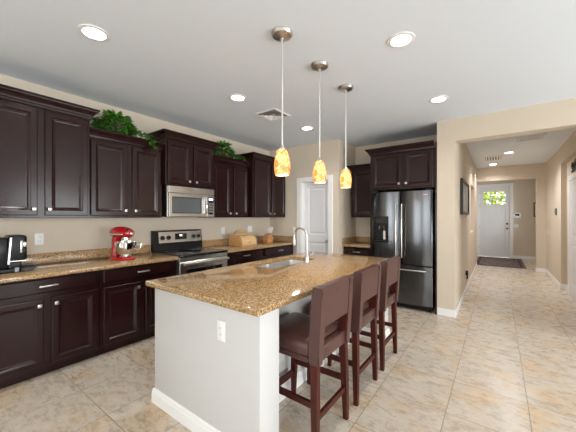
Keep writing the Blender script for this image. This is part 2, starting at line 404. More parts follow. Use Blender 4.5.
for z in (.3, 1.0, 1.75, 2.2):
    B().box((FX0 + .001, Y3 - .004, z), (FX0 + .022, Y3 + .014, z + .09), .003, 1).build('hinge', M['nickel'], fd)
b = B(); b.box((FX0 - .085, Y3 - .018, 0), (FX0, Y3 - .001, FZ + .08), .004, 1); b.box((FX1, Y3 - .018, 0), (FX1 + .085, Y3 - .001, FZ + .08), .004, 1); b.box((FX0, Y3 - .018, FZ), (FX1, Y3 - .001, FZ + .08), .004, 1)
b.box((FX0 - .001, Y3, 0), (FX0 + .01, Y3 + .1, FZ)); b.box((FX1 - .01, Y3, 0), (FX1 + .001, Y3 + .1, FZ)); b.box((FX0 + .01, Y3, FZ - .01), (FX1 - .01, Y3 + .1, FZ + .001))
struct(b.build('trim_2', M['white'], smooth=False), 'white casing around the front door')
# side door in the recessed stretch of the right hall wall
dx = 1.05
d3 = slab_door('door_3', lambda u, z, o: (dx - .004 - o * .4, u, z), 6.22, 7.10, .01, 2.03, .04, [(6.34, 6.98, 1.05, 1.90), (6.34, 6.98, .22, .92)], 'door'); d3['label'] = 'white door in the recessed part of the right hall wall'
b = B(); b.box((dx - .024, 7.11, 0), (dx - .001, 7.20, 2.13), .004, 1); b.box((dx - .024, 6.12, 0), (dx - .001, 6.21, 2.13), .004, 1); b.box((dx - .024, 6.21, 2.04), (dx - .001, 7.11, 2.13), .004, 1)
struct(b.build('trim_3', M['white'], smooth=False), 'white casing of the door in the right hall wall')

# ------------------------------------------------------------------ cabinets
def mapper(face):
    return (lambda u, w, z: Vector((w, u, z))) if face == 'X' else (lambda u, w, z: Vector((u, -w, z)))
def boxm(b, mp, u0, u1, w0, w1, z0, z1, bev=0, seg=1):
    p, q = mp(u0, w0, z0), mp(u1, w1, z1)
    b.box([min(p[i], q[i]) for i in range(3)], [max(p[i], q[i]) for i in range(3)], bev, seg)
DOOR = [(0, 0), (0, .016), (.006, .022), (.045, .022), (.049, .020), (.058, .011), (.062, .0105), (.072, .006), (.078, .005)]
DRAW = [(0, 0), (0, .012), (.010, .022), (.014, .022)]
def front(mp, u0, u1, z0, z1, w, rings):
    b = B(); b.loft(panel_rings(lambda u, z, o: mp(u, w + o, z), u0, u1, z0, z1, rings)); return b
def crown_profile(h):
    return [(0, 0), (.012, 0), (.014, h * .18), (.022, h * .26), (.026, h * .40), (.040, h * .62), (.058, h * .74), (.060, h * .80), (.066, h * .84), (.066, h), (.045, h), (0, h * .5)]
def crown(mp, u0, u1, wb, wf, z, h, left=True, right=True):
    rings = []
    P = crown_profile(h)
    for side in range(4):
        r = []
        for o, dz in P:
            uu = u0 - o * left if side < 2 else u1 + o * right
            ww = wf + o if side in (1, 2) else wb
            r.append(mp(uu, ww, z + dz))
        rings.append(r)
    if not left: rings = rings[1:]
    if not right: rings = rings[:-1]
    return B().loft(rings)
def knob(mp, u, z, w, parent):
    b = B()
    p = mp(u, w, z); d = (mp(u, w + 1, z) - p)
    b.lathe([(.006, -.002), (.006, .014)], p, 12, d)
    boxm(b, mp, u - .016, u + .016, w + .012, w + .026, z - .016, z + .016, .005, 2)
    b.build('knob', M['nickel'], parent)
def pull(mp, u, z, w, parent, ln=.135):
    b = B()
    for s in (-1, 1): boxm(b, mp, u + s * ln * .38 - .006, u + s * ln * .38 + .006, w - .002, w + .022, z - .006, z + .006)
    boxm(b, mp, u - ln / 2, u + ln / 2, w + .018, w + .03, z - .007, z + .007, .004, 2)
    b.build('handle', M['nickel'], parent)
def cabinet(name, label, cat, face, u0, u1, z0, z1, wb, wf, doors=(), drawers=(), crown_h=0, cl=True, cr=True, toe=False, group=None, gap=.002):
    """wf is the plane of the door faces; doors (u0,u1,z0,z1,knob_u,knob_z); drawers (u0,u1,z0,z1)"""
    mp = mapper(face)
    o = thing(name, label, cat, mp((u0 + u1) / 2, (wb + wf) / 2, z0 if not toe else 0), group)
    wc = wf - .022
    b = B(); boxm(b, mp, u0 + gap, u1 - gap, wb + .002, wc, z0, z1, .003, 1); b.build('carcass', M['cab'], o, smooth=False)
    if toe:
        b = B(); boxm(b, mp, u0 + gap, u1 - gap, wb + .03, wc - .06, .001, z0); b.build('toe_kick', M['cab'], o, smooth=False)
    for d in doors:
        D = front(mp, d[0], d[1], d[2], d[3], wc + .0005, DOOR).build('door', M['cab'], o, smooth=False)
        if len(d) > 4: knob(mp, d[4], d[5], wf, D)
    for d in drawers:
        D = front(mp, *d, wc + .0005, DRAW).build('drawer', M['cab'], o, smooth=False)
        pull(mp, (d[0] + d[1]) / 2, (d[2] + d[3]) / 2, wf, D)
    if crown_h:
        crown(mp, u0 + gap, u1 - gap, wb + .004, wc + .012, z1 - .012, crown_h, cl, cr).build('crown_moulding', M['cab'], o, angle=25)
    return o
ZU = 1.382
UD, UT = -3.37, -3.45          # deep and shallow upper cabinet faces
G_U = 'dark upper cabinets on the left wall'; G_B = 'dark base cabinets on the left wall'
cabinet('upper_cabinet', 'tall dark upper cabinet above the black coffee maker, at the left end', 'cabinet', 'X', .34, 1.163, ZU, 2.405, XL, UD,
        [(.372, .742, 1.405, 2.375, .715, 1.462), (.798, 1.14, 1.405, 2.375, .827, 1.462)], crown_h=.10, group=G_U)
cabinet('upper_cabinet', 'lower dark upper cabinet under the bushier plant, above the red mixer', 'cabinet', 'X', 1.163, 1.99, ZU, 2.25, XL, UT,
        [(1.19, 1.565, 1.405, 2.215, 1.537, 1.462), (1.62, 1.965, 1.405, 2.215, 1.648, 1.462)], crown_h=.085, cl=False, cr=False, group=G_U)
cabinet('upper_cabinet', 'short dark upper cabinet mounted directly above the microwave', 'cabinet', 'X', 1.99, 2.755, 1.80, 2.405, XL, UD,
        [(2.018, 2.355, 1.822, 2.37, 2.325, 1.868), (2.405, 2.728, 1.822, 2.37, 2.435, 1.868)], crown_h=.09, group=G_U)
cabinet('upper_cabinet', 'lower dark upper cabinet right of the microwave, with a plant on top', 'cabinet', 'X', 2.755, 3.568, ZU, 2.25, XL, UT,
        [(2.80, 3.155, 1.405, 2.215, 3.125, 1.447), (3.225, 3.548, 1.405, 2.215, 3.255, 1.447)], crown_h=.085, cl=False, cr=False, group=G_U)
cabinet('upper_cabinet', 'tall dark upper cabinet in the corner by the pantry door', 'cabinet', 'X', 3.568, 4.492, ZU, 2.405, XL, -3.347,
        [(3.60, 4.02, 1.405, 2.375, 3.99, 1.45), (4.075, 4.465, 1.405, 2.375, 4.105, 1.45)], crown_h=.09, cr=False, group=G_U)
BF = -3.15
def base(label, u0, u1, mid, name='base_cabinet'):
    g = .028
    return cabinet(name, label, 'cabinet', 'X', u0, u1, .085, .872, XL, BF,
        [(u0 + g, mid - .027, .11, .685, mid - .058, .632), (mid + .027, u1 - g, .11, .685, mid + .058, .632)],
        [(u0 + g, u1 - g, .733, .858)], toe=True, group=G_B)
base('dark base cabinet beneath the black coffee maker, left end of the run', .36, 1.172, .763)
base('dark base cabinet under the red mixer, left of the stove', 1.172, 2.0, 1.592)
base('dark base cabinet right of the stove, behind the island', 2.775, 3.60, 3.19)
base('dark base cabinet in the corner beside the pantry, below the knife block', 3.60, 4.485, 4.04)

# countertops on the left run
def counter(label, boxes, splash, loc):
    o = thing('countertop', label, 'countertop', loc)
    b = B()
    for lo, hi in boxes: b.box(lo, hi, .008, 2)
    b.build('slab', M['granite'], o)
    for lo, hi in splash: B().box(lo, hi, .004, 1).build('backsplash', M['granite'], o)
    return o
CF = -3.105
counter('brown granite countertop under the coffee maker and red mixer', [((XL + .002, .30, .874), (CF, 1.998, .912))], [((XL + .002, .30, .913), (XL + .022, 1.998, 1.018))], (-3.45, 1.15, .874))
counter('brown granite countertop right of the stove, under the bread box', [((XL + .002, 2.778, .874), (CF, YP - .002, .912))],
        [((XL + .002, 2.778, .913), (XL + .022, YP - .002, 1.018)), ((XL + .023, YP - .022, .913), (CF, YP - .002, 1.018))], (-3.45, 3.64, .874))

# fridge recess cabinetry (faces -Y, w = -y)
cabinet('upper_cabinet', 'small dark upper cabinet left of the fridge, in the recess', 'cabinet', 'Y', -2.17, -1.695, ZU, 2.25, -YR, -4.89,
        [(-2.145, -1.72, 1.405, 2.215)], crown_h=.085, cr=False)
cabinet('upper_cabinet', 'dark double door cabinet above the refrigerator', 'cabinet', 'Y', -1.668, -.724, 1.815, 2.39, -YR, -4.50,
        [(-1.632, -1.178, 1.84, 2.365, -1.213, 1.898), (-1.142, -.748, 1.84, 2.365, -1.110, 1.898)], crown_h=.095, cr=False)
b = B().box((-.722, 4.52, .001), (-.703, YR - .003, 2.46), .002, 1)
tag(b.build('side_panel', M['cab'], smooth=False), 'tall dark side panel between the fridge and the cream wall', 'panel')
b = B().box((-1.692, 4.58, .001), (-1.672, YR - .003, 2.30), .002, 1)
tag(b.build('side_panel', M['cab'], smooth=False), 'tall dark side panel between the fridge and the small counter', 'panel')
cabinet('base_cabinet', 'small dark base cabinet left of the fridge, below the short counter', 'cabinet', 'Y', XP + .003, -1.695, .085, .872, -YR, -4.655,
        [(XP + .03, -1.72, .11, .685, -1.76, .632)], [(XP + .03, -1.72, .728, .852)], toe=True)
counter('short brown granite countertop tucked left of the refrigerator', [((XP + .002, 4.62, .874), (-1.694, YR - .002, .912))],
        [((XP + .023, YR - .022, .913), (-1.694, YR - .002, 1.018)), ((XP + .002, 4.62, .913), (XP + .022, YR - .002, 1.018))], (-1.95, 4.9, .874))

# ------------------------------------------------------------------ refrigerator
FL, FR, FY = -1.655, -.755, 4.50
fr = thing('refrigerator', 'black stainless french door refrigerator with ice dispenser and bottom freezer', 'refrigerator', ((FL + FR) / 2, 4.85, 0))
B().box((FL + .012, FY + .075, .03), (FR - .012, YR - .03, 1.765), .006, 1).build('cabinet_body', M['darkside'], fr, smooth=False)
def bulged(x0, x1, z0, z1, y_front, y_back, bulge=.026, hole=None):
    b = B(); n = 14
    xs = [x0 + (x1 - x0) * i / n for i in range(n + 1)]
    zs = [z0, z0 + .006, z1 - .006, z1]
    if hole: xs = sorted(set(xs) | {hole[0], hole[1]}); xs = [x for x in xs if not any(abs(x - h) < .012 and x != h for h in hole[:2])]; zs = sorted(set(zs) | {hole[2], hole[3]})
    def yf(x, z):
        t = 2 * (x - x0) / (x1 - x0) - 1
        e = .010 * max(0, (abs(t) - .93) / .07) ** 2
        ez = .006 if z in (z0, z1) else 0
        return y_front - bulge * (1 - t * t) + e + ez + bulge
    V = {}
    for i, x in enumerate(xs):
        for j, z in enumerate(zs): V[i, j] = b.bm.verts.new((x, yf(x, z), z))
    for i in range(len(xs) - 1):
        for j in range(len(zs) - 1):
            if hole and hole[0] <= (xs[i] + xs[i + 1]) / 2 <= hole[1] and hole[2] <= (zs[j] + zs[j + 1]) / 2 <= hole[3]: continue
            b.bm.faces.new((V[i, j], V[i + 1, j], V[i + 1, j + 1], V[i, j + 1]))
    es = [e for e in b.bm.edges if e.is_boundary]
    outer = []; inner = []
    for e in es:
        m_ = (e.verts[0].co + e.verts[1].co) / 2
        (inner if hole and hole[0] - 1e-4 <= m_.x <= hole[1] + 1e-4 and hole[2] - 1e-4 <= m_.z <= hole[3] + 1e-4 else outer).append(e)
    for grp, yb in ((outer, y_back), (inner, y_front + .065)):
        if not grp: continue
        r = bmesh.ops.extrude_edge_only(b.bm, edges=grp)
        nv = [g for g in r['geom'] if isinstance(g, bmesh.types.BMVert)]
        for v in nv: v.co.y = yb
        ne = [g for g in r['geom'] if isinstance(g, bmesh.types.BMEdge) and g.is_boundary]
        bmesh.ops.contextual_create(b.bm, geom=ne)
    return b
mid = -1.209
dl = bulged(FL, mid - .004, .675, 1.782, FY, FY + .07, hole=(-1.60, -1.372, .985, 1.40)).build('door', M['darksteel'], fr, angle=30)
dr = bulged(mid + .004, FR, .675, 1.782, FY, FY + .07).build('door', M['darksteel'], fr, angle=30)
fz = bulged(FL, FR, .085, .662, FY, FY + .07, .026).build('freezer_drawer', M['darksteel'], fr, angle=30)
# dispenser
b = B()
b.box((-1.598, FY + .012, 1.25), (-1.374, FY + .066, 1.398), .004, 1); b.box((-1.598, FY + .055, .99), (-1.374, FY + .066, 1.25)); b.box((-1.598, FY + .004, .987), (-1.374, FY + .06, 1.012), .004, 1)
dsp = b.build('dispenser', M['black'], dl, smooth=False)
b = B(); b.box((-1.575, FY + .009, 1.295), (-1.397, FY + .013, 1.38)); b.build('control_panel', M['blackglass'], dl, smooth=False)
b = B(); b.tube([(-1.53, FY + .035, 1.25), (-1.53, FY + .035, 1.20)], [.022, .015]); b.tube([(-1.45, FY + .035, 1.25), (-1.45, FY + .035, 1.17)], [.022, .015])
b.box((-1.47, FY + .045, 1.03), (-1.43, FY + .055, 1.17), .004, 1); b.build('spout', M['chrome'], dl)
def bar_handle(pts_, name, parent, r=.011):
    B().tube(pts_, r, 12).build(name, M['steel'], parent)
for x, D in ((mid - .042, dl), (mid + .042, dr)):
    yy = FY - .045
    bar_handle([(x, FY + .006, .80), (x, yy + .012, .785), (x, yy, .82), (x, yy - .006, 1.15), (x, yy, 1.54), (x, yy + .012, 1.575), (x, FY + .006, 1.56)], 'handle', D)
bar_handle([(-1.56, FY + .004, .605), (-1.57, FY - .034, .605), (-1.53, FY - .045, .605), (-1.205, FY - .05, .605), (-.88, FY - .045, .605), (-.84, FY - .034, .605), (-.85, FY + .004, .605)], 'handle', fz)
b = B(); b.box((FL + .02, FY + .06, .022), (FR - .02, FY + .075, .082), .003, 1)
for k in range(9): b.box((FL + .06 + k * .09, FY + .052, .035), (FL + .12 + k * .09, FY + .061, .07), .002, 1)
b.build('base_grille', M['black'], fr, smooth=False)
for x in (FL + .09, FR - .06): B().lathe([(.022, 0), (.022, .02), (.014, .026), (.014, .04)], (x, FY + .10, .0)).build('foot', M['black'], fr)
B().box((FL + .02, FY + .02, 1.782), (FL + .10, FY + .14, 1.80), .005, 1).build('hinge_cover', M['darkside'], fr, smooth=False)
B().box((FR - .10, FY + .02, 1.782), (FR - .02, FY + .14, 1.80), .005, 1).build('hinge_cover', M['darkside'], fr, smooth=False)
# small bright wordmark at the door's top corner
B().box((-.90, FY + .0055, 1.715), (-.815, FY + .0085, 1.722)).build('badge', M['chrome'], dr, smooth=False)

# ------------------------------------------------------------------ microwave
mX = -3.37
mw = thing('microwave', 'stainless over the range microwave above the stove', 'microwave', (-3.57, 2.37, ZU))
my0, my1, mz0, mz1 = 2.025, 2.750, 1.388, 1.795
B().box((XL + .004, my0, mz0), (mX - .035, my1, mz1), .004, 1).build('body', M['steel'], mw, smooth=False)
b = B(); b.box((mX - .034, my0, 1.705), (mX - .002, my1, mz1), .004, 1); b.build('vent_grille', M['steel'], mw, smooth=False)
mpX = mapper('X')
b = B(); dy0, dy1, dz0, dz1 = my0 + .002, 2.615, mz0 + .004, 1.70
b.loft(panel_rings(lambda u, z, o: mpX(u, mX - .034 + o, z), dy0, dy1, dz0, dz1, [(0, 0), (0, .030), (.005, .034), (.045, .034), (.05, .028)]))
D = b.build('door', M['steel'], mw, smooth=False)
B().box((mX - .006, dy0 + .055, dz0 + .055), (mX - .0035, dy1 - .105, dz1 - .055), .001, 1).build('window', M['greyglass'], D, smooth=False)
b = B(); b.box((mX - .0062, dy0 + .043, dz0 + .043), (mX - .0042, dy1 - .085, dz1 - .043)); b.build('window_surround', M['blackglass'], D, smooth=False)
hy = dy1 - .035
B().tube([(mX - .004, hy, 1.44), (mX + .028, hy, 1.45), (mX + .04, hy, 1.48), (mX + .043, hy, 1.55), (mX + .04, hy, 1.62), (mX + .028, hy, 1.655), (mX - .004, hy, 1.665)], .012, 10).build('handle', M['chrome'], D)
b = B(); b.box((mX - .034, 2.62, mz0 + .004), (mX - .002, my1, 1.70), .003, 1); cp = b.build('control_panel', M['steel'], mw, smooth=False)
B().box((mX - .003, 2.64, 1.43), (mX - .0005, 2.73, 1.675), .001, 1).build('keypad', M['blackglass'], cp, smooth=False)
B().box((mX - .001, 2.65, 1.63), (mX + .0005, 2.72, 1.66)).build('screen', M['display'], cp, smooth=False)
for r in range(4):
    for c in range(3):
        B().box((mX - .001, 2.648 + c * .026, 1.455 + r * .038), (mX + .0008, 2.668 + c * .026, 1.480 + r * .038)).build('button', M['steel'], cp, smooth=False)
B().box((mX - .004, 2.30, 1.735), (mX - .0005, 2.40, 1.752)).build('badge', M['chrome'], mw, smooth=False)

# ------------------------------------------------------------------ stove
ry0, ry1 = 2.006, 2.768
st = thing('stove', 'stainless electric stove with black glass cooktop between the counters', 'stove', (-3.43, 2.387, 0))
B().box((XL + .03, ry0, .03), (-3.135, ry1, .895), .004, 1).build('body', M['darkside'], st, smooth=False)
B().box((XL + .03, ry0, .897), (-3.095, ry1, .922), .006, 2).build('cooktop', M['blackglass'], st)
for (x, y, r) in ((-3.55, 2.19, .085), (-3.55, 2.59, .10), (-3.28, 2.19, .10), (-3.28, 2.59, .075)):
    B().lathe([(r - .006, .9222), (r - .006, .9226), (r, .9226), (r, .9222)], (x, y, 0), 40, cap0=False, cap1=False).build('burner', M['ventdark'], st)
b = B(); b.loft([[(XL + .012, ry0, .924), (XL + .105, ry0, .924), (XL + .075, ry0, 1.195), (XL + .06, ry0, 1.203), (XL + .012, ry0, 1.203)], [(XL + .012, ry1, .924), (XL + .105, ry1, .924), (XL + .075, ry1, 1.195), (XL + .06, ry1, 1.203), (XL + .012, ry1, 1.203)]])
bg = b.build('backguard', M['black'], st, smooth=False)
def bgx(z): return XL + .105 - .03 * (z - .924) / .271
b = B(); e0, e1 = ry0 + .065, ry1 - .012
b.loft([[(bgx(1.03) - .002, y, 1.03), (bgx(1.03) + .005, y, 1.032), (bgx(1.185) + .005, y, 1.183), (bgx(1.185) - .002, y, 1.185)] for y in (e0, e1)])
fp = b.build('control_panel', M['steel'], bg, smooth=False)
b = B(); b.loft([[(bgx(1.07), y, 1.07), (bgx(1.07) + .007, y, 1.07), (bgx(1.155) + .007, y, 1.155), (bgx(1.155), y, 1.155)] for y in (2.315, 2.50)]); ds = b.build('display', M['blackglass'], fp, smooth=False)
b = B(); b.loft([[(bgx(1.115), y, 1.115), (bgx(1.115) + .008, y, 1.115), (bgx(1.14) + .008, y, 1.14), (bgx(1.14), y, 1.14)] for y in (2.385, 2.425)]); b.build('clock', M['display'], ds, smooth=False)
for y in (2.125, 2.215, 2.612, 2.70):
    B().lathe([(.031, 0), (.031, .006), (.024, .01), (.022, .028), (.016, .031)], (bgx(1.10) + .004, y, 1.102), 20, (1, 0, .11)).build('knob', M['black'], fp)
b = B(); b.loft(panel_rings(lambda u, z, o: mpX(u, -3.134 + o, z), ry0 + .003, ry1 - .003, .235, .835, [(0, 0), (0, .026), (.005, .03), (.085, .03), (.088, .027)]))
od = b.build('oven_door', M['steel'], st, smooth=False)
B().box((-3.108, ry0 + .095, .32), (-3.1055, ry1 - .095, .735), .001, 1).build('window', M['blackglass'], od, smooth=False)
b = B()
for y in (ry0 + .05, ry1 - .05): b.box((-3.108, y - .014, .80), (-3.07, y + .014, .828), .004, 1)
b.tube([(-3.062, ry0 + .02, .814), (-3.058, 2.2, .814), (-3.056, 2.387, .814), (-3.058, 2.57, .814), (-3.062, ry1 - .02, .814)], .017, 12)
b.build('handle', M['steel'], od)
B().box((-3.132, ry0 + .003, .840), (-3.105, ry1 - .003, .893), .003, 1).build('front_trim', M['steel'], st, smooth=False)
b = B(); b.loft(panel_rings(lambda u, z, o: mpX(u, -3.134 + o, z), ry0 + .003, ry1 - .003, .07, .228, [(0, 0), (0, .026), (.005, .03)])); b.build('drawer', M['steel'], st, smooth=False)
for y in (ry0 + .06, ry1 - .06):
    for x in (-3.7, -3.2): B().lathe([(.02, 0), (.02, .012), (.01, .016), (.01, .032)], (x, y, 0), 14).build('foot', M['black'], st)

# ------------------------------------------------------------------ island
IX0, IX1, IY0, IY1 = -2.135, -1.0, 1.095, 3.40
isl = thing('kitchen_island', 'white kitchen island in the middle of the tile floor', 'island', (-1.6, 2.2, 0))
wx0, wy0 = -2.085, 1.135
b = B(); b.box((wx0, wy0, 0), (-1.02, wy0 + .172, .868), .012, 2); b.build('end_wall', M['island'], isl)
b = B(); b.box((wx0, IY1 - .19, 0), (-1.02, IY1 - .05, .868), .012, 2); b.build('end_wall', M['island'], isl)
b = B(); b.box((-1.44, wy0 + .173, 0), (-1.33, IY1 - .191, .868), .004, 1); b.build('knee_wall', M['island'], isl)
b = B(); b.box((-2.075, wy0 + .174, .09), (-1.441, 1.99, .868)); b.box((-2.075, 1.99, .09), (-1.441, 2.92, .60)); b.box((-2.075, 1.99, .60), (-2.064, 2.92, .868)); b.box((-2.075, 2.92, .09), (-1.441, IY1 - .192, .868)); b.box((-1.99, wy0 + .175, .001), (-1.46, IY1 - .2, .09))
b.build('cabinet_base', M['cab'], isl, smooth=False)
mpN = lambda u, w, z: Vector((-w, u, z))
n = 4; yy0 = wy0 + .18; wd = (IY1 - .2 - yy0) / n
for k in range(n):
    b = B(); b.loft(panel_rings(lambda u, z, o: mpN(u, 2.075 + o, z), yy0 + k * wd + .02, yy0 + (k + 1) * wd - .02, .11, .84, DOOR)); b.build('door', M['cab'], isl, smooth=False)
prof = [(0, 0), (.014, 0), (.014, .075), (.010, .082), (.010, .095), (.005, .105), (.0, .108)]
def skirt(x0, y0, x1, y1, nx, ny):   # straight moulding against a face, outward normal n
    b = B(); b.loft([[(x0 + nx * o, y0 + ny * o, z) for o, z in prof], [(x1 + nx * o, y1 + ny * o, z) for o, z in prof]]); return b
def corner_skirt(path):
    rings = []
    for (x, y, nx, ny) in path: rings.append([(x + nx * o, y + ny * o, z) for o, z in prof])
    return B().loft(rings)
corner_skirt([(wx0, wy0 + .172, -1, 0), (wx0, wy0, -1, -1), (-1.02, wy0, 1, -1), (-1.02, wy0 + .172, 1, 1), (-1.33, wy0 + .172, 1, 1), (-1.33, IY1 - .19, 1, -1), (-1.02, IY1 - .19, 1, -1), (-1.02, IY1 - .05, 1, 1), (wx0, IY1 - .05, -1, 1)]).build('baseboard', M['white'], isl, angle=25)
# worktop with the sink cut-out
SX0, SX1, SY0, SY1 = -2.048, -1.68, 2.04, 2.83
it = thing('island_countertop', 'brown speckled granite worktop of the island, around the sink', 'countertop', (-1.57, 2.25, .87))
b = B()
def ring_slab(b, outer, inner, z0, z1, bev):
    def rr(r, ins, z): return [(r[0] + ins, r[1] + ins, z), (r[2] - ins, r[1] + ins, z), (r[2] - ins, r[3] - ins, z), (r[0] + ins, r[3] - ins, z)]
    rings = [rr(inner, 0, z0), rr(outer, bev, z0), rr(outer, bev * .3, z0 + bev * .3), rr(outer, 0, z0 + bev), rr(outer, 0, z1 - bev), rr(outer, bev * .3, z1 - bev * .3), rr(outer, bev, z1), rr(inner, -.004, z1), rr(inner, 0, z1 - .004)]
    b.loft(rings + [rings[0]], cap0=False, cap1=False); bmesh.ops.remove_doubles(b.bm, verts=b.bm.verts[:], dist=1e-6)
ring_slab(b, (IX0, IY0, IX1, IY1), (SX0, SY0, SX1, SY1), .87, .91, .009)
b.build('slab', M['granite'], it, angle=50)
# sink
sk = thing('sink', 'stainless double bowl undermount sink in the island worktop', 'sink', (-1.88, 2.47, .66))
def bowl(y0, y1, d):
    b = B()
    def rr(ins, z, c): 
        x0, x1, a, e = SX0 - .006 + ins, SX1 + .006 - ins, y0 + ins, y1 - ins; P = []
        for cx, cy, st_ in ((x1 - c, e - c, 0), (x0 + c, e - c, 1), (x0 + c, a + c, 2), (x1 - c, a + c, 3)):
            for k in range(5): t = (st_ + k / 4) * P2; P.append((cx + c * math.cos(t), cy + c * math.sin(t), z))
        return P
    b.loft([rr(-.008, .869, .03), rr(0, .869, .03), rr(.006, .80, .03), rr(.012, .869 - d + .03, .035), (rr(.04, .869 - d, .03)), rr(.14, .869 - d - .004, .02)], cap0=False, cap1=True)
    return b
ym = 2.43
b1 = bowl(SY0 - .004, ym - .012, .20).build('bowl', M['sinksteel'], sk, fix=False)
b2 = bowl(ym + .012, SY1 + .004, .20).build('bowl', M['sinksteel'], sk, fix=False)
for bo, y in ((b1, (SY0 + ym) / 2), (b2, (SY1 + ym) / 2)):
    B().lathe([(.045, .667), (.045, .6695), (.036, .6705), (.032, .668)], (-1.88, y, 0), 20).build('drain', M['chrome'], bo)
B().box((SX0 - .004, ym - .0125, .80), (SX1 + .004, ym + .0125, .866), .006, 2).build('divider', M['sinksteel'], sk)
# faucet
fx, fy = -1.63, 2.555
fa = thing('faucet', 'brushed nickel gooseneck faucet standing on the island worktop', 'faucet', (fx, fy, .91))
B().lathe([(.030, .910), (.030, .918), (.024, .925), (.021, .985), (.017, .992)], (fx, fy, 0), 20).build('base', M['nickel'], fa)
pts = [(fx, fy, .985), (fx, fy, 1.06), (fx, fy, 1.16)]
R_ = .082
for k in range(0, 13):
    t = math.pi * k / 12; pts.append((fx - R_ + R_ * math.cos(t), fy, 1.185 + R_ * math.sin(t) * 1.05))
pts += [(fx - 2 * R_, fy, 1.165)]
B().tube(pts, .0125, 12).build('neck', M['nickel'], fa)
B().lathe([(.014, 0), (.017, -.02), (.019, -.075), (.017, -.09), (.012, -.092)], (fx - 2 * R_, fy, 1.172), 16).build('spray_head', M['nickel'], fa)
b = B(); b.lathe([(.011, 0), (.011, .03)], (fx, fy + .018, .965), 12, (0, 1, 0)); b.tube([(fx, fy + .045, .965), (fx + .01, fy + .075, .985), (fx + .02, fy + .11, 1.01)], [.008, .007, .006], 10); b.build('lever', M['nickel'], fa)

# ------------------------------------------------------------------ wall plates
def plate(name, label, face, u, z, w, kind='outlet', sz=(.074, .118), group=None):
    mp = mapper(face) if face in 'XY' else {'-X': lambda u, w, z: Vector((-w, u, z))}[face]
    o = thing(name, label, 'outlet' if kind == 'outlet' else 'switch', mp(u, w, z), group)
    b = B(); boxm(b, mp, u - sz[0] / 2, u + sz[0] / 2, w + .0005, w + .0065, z - sz[1] / 2, z + sz[1] / 2, .003, 2); b.build('cover_plate', M['plate'], o)
    nn = 2 if sz[0] > .1 else 1
    for k in range(nn):
        uu = u + (k - (nn - 1) / 2) * .046
        if kind == 'outlet':
            for s in (-1, 1):
                b = B(); boxm(b, mp, uu - .016, uu + .016, w + .006, w + .0085, z + s * .02 - .014, z + s * .02 + .014, .003, 2); so = b.build('socket', M['plate'], o)
                b = B()
                for q in (-.006, .006): boxm(b, mp, uu + q - .0012, uu + q + .0012, w + .008, w + .0088, z + s * .02 - .004, z + s * .02 + .006)
                b.build('slot', M['black'], so, smooth=False)
        else:
            b = B(); boxm(b, mp, uu - .016, uu + .016, w + .006, w + .0105, z - .033, z + .033, .002, 1); b.build('rocker', M['plate'], o, smooth=False)
    return o
plate('electrical_outlet', 'white outlet on the beige wall right of the coffee maker', 'X', .845, 1.165, XL)
plate('electrical_outlet', 'narrow white outlet plate on the wall right of the stove', 'X', 3.265, 1.155, XL)
plate('wall_switch', 'wide white double switch plate on the wall above the bread box', 'X', 3.92, 1.165, XL, 'switch', (.118, .118))
plate('wall_switch', 'white switch plate just left of the pantry door casing', 'Y', -3.16, 1.14, -YP, 'switch')
plate('electrical_outlet', 'white outlet in the recess left of the refrigerator', 'Y', -1.90, 1.165, -YR)
plate('electrical_outlet', 'white outlet on the end wall of the kitchen island', 'Y', -1.325, .712, -wy0, 'outlet', (.074, .122))
plate('wall_switch', 'white switch on the right hall wall near the foyer', '-X', 9.25, 1.03, -HX1, 'switch')
plate('wall_switch', 'white switch plate right of the front door below the alarm keypad', 'Y', .485, 1.09, -Y3, 'switch', (.118, .118))
po = plate('electrical_outlet', 'low white outlet on the left hall wall holding a black plug', 'X', 6.05, .385, HX0)
pl = thing('plug', 'black plug-in adapter stuck in the low hall outlet', 'plug', (HX0 + .009, 6.05, .385))
B().box((HX0 + .0095, 6.015, .345), (HX0 + .05, 6.085, .425), .008, 2).build('housing', M['black'], pl)
B().tube([(HX0 + .03, 6.05, .35), (HX0 + .035, 6.05, .31), (HX0 + .03, 6.05, .27)], .012, 8).build('night_light', M['black'], pl)
kp = thing('alarm_keypad', 'white alarm keypad with dark screen right of the front door', 'keypad', (.51, Y3 - .01, 1.44))
B().box((.41, Y3 - .03, 1.36), (.61, Y3 - .001, 1.52), .008, 2).build('housing', M['plate'], kp)
B().box((.45, Y3 - .032, 1.425), (.57, Y3 - .0295, 1.50)).build('screen', M['blackglass'], kp, smooth=False)
tm = thing('thermostat', 'small grey thermostat on the right wall of the hall', 'thermostat', (HX1 - .01, 8.0, 1.5))
B().box((HX1 - .024, 7.94, 1.43), (HX1 - .001, 8.06, 1.57), .006, 2).build('housing', mat('grey_plastic', (.16, .155, .15), .4), tm)
B().box((HX1 - .026, 7.965, 1.48), (HX1 - .0235, 8.035, 1.545)).build('screen', M['blackglass'], tm, smooth=False)
ch = thing('door_chime', 'small pale round sensor high on the left hall wall', 'sensor', (HX0 + .01, 7.05, 2.33))
B().lathe([(.055, .001), (.055, .014), (.045, .026), (.02, .03)], (HX0, 7.05, 2.33), 22, (1, 0, 0)).build('housing', M['plate'], ch)
B().lathe([(.014, .0), (.012, .004)], (HX0 + .0296, 7.05, 2.33), 12, (1, 0, 0)).build('indicator', M['ventdark'], ch)

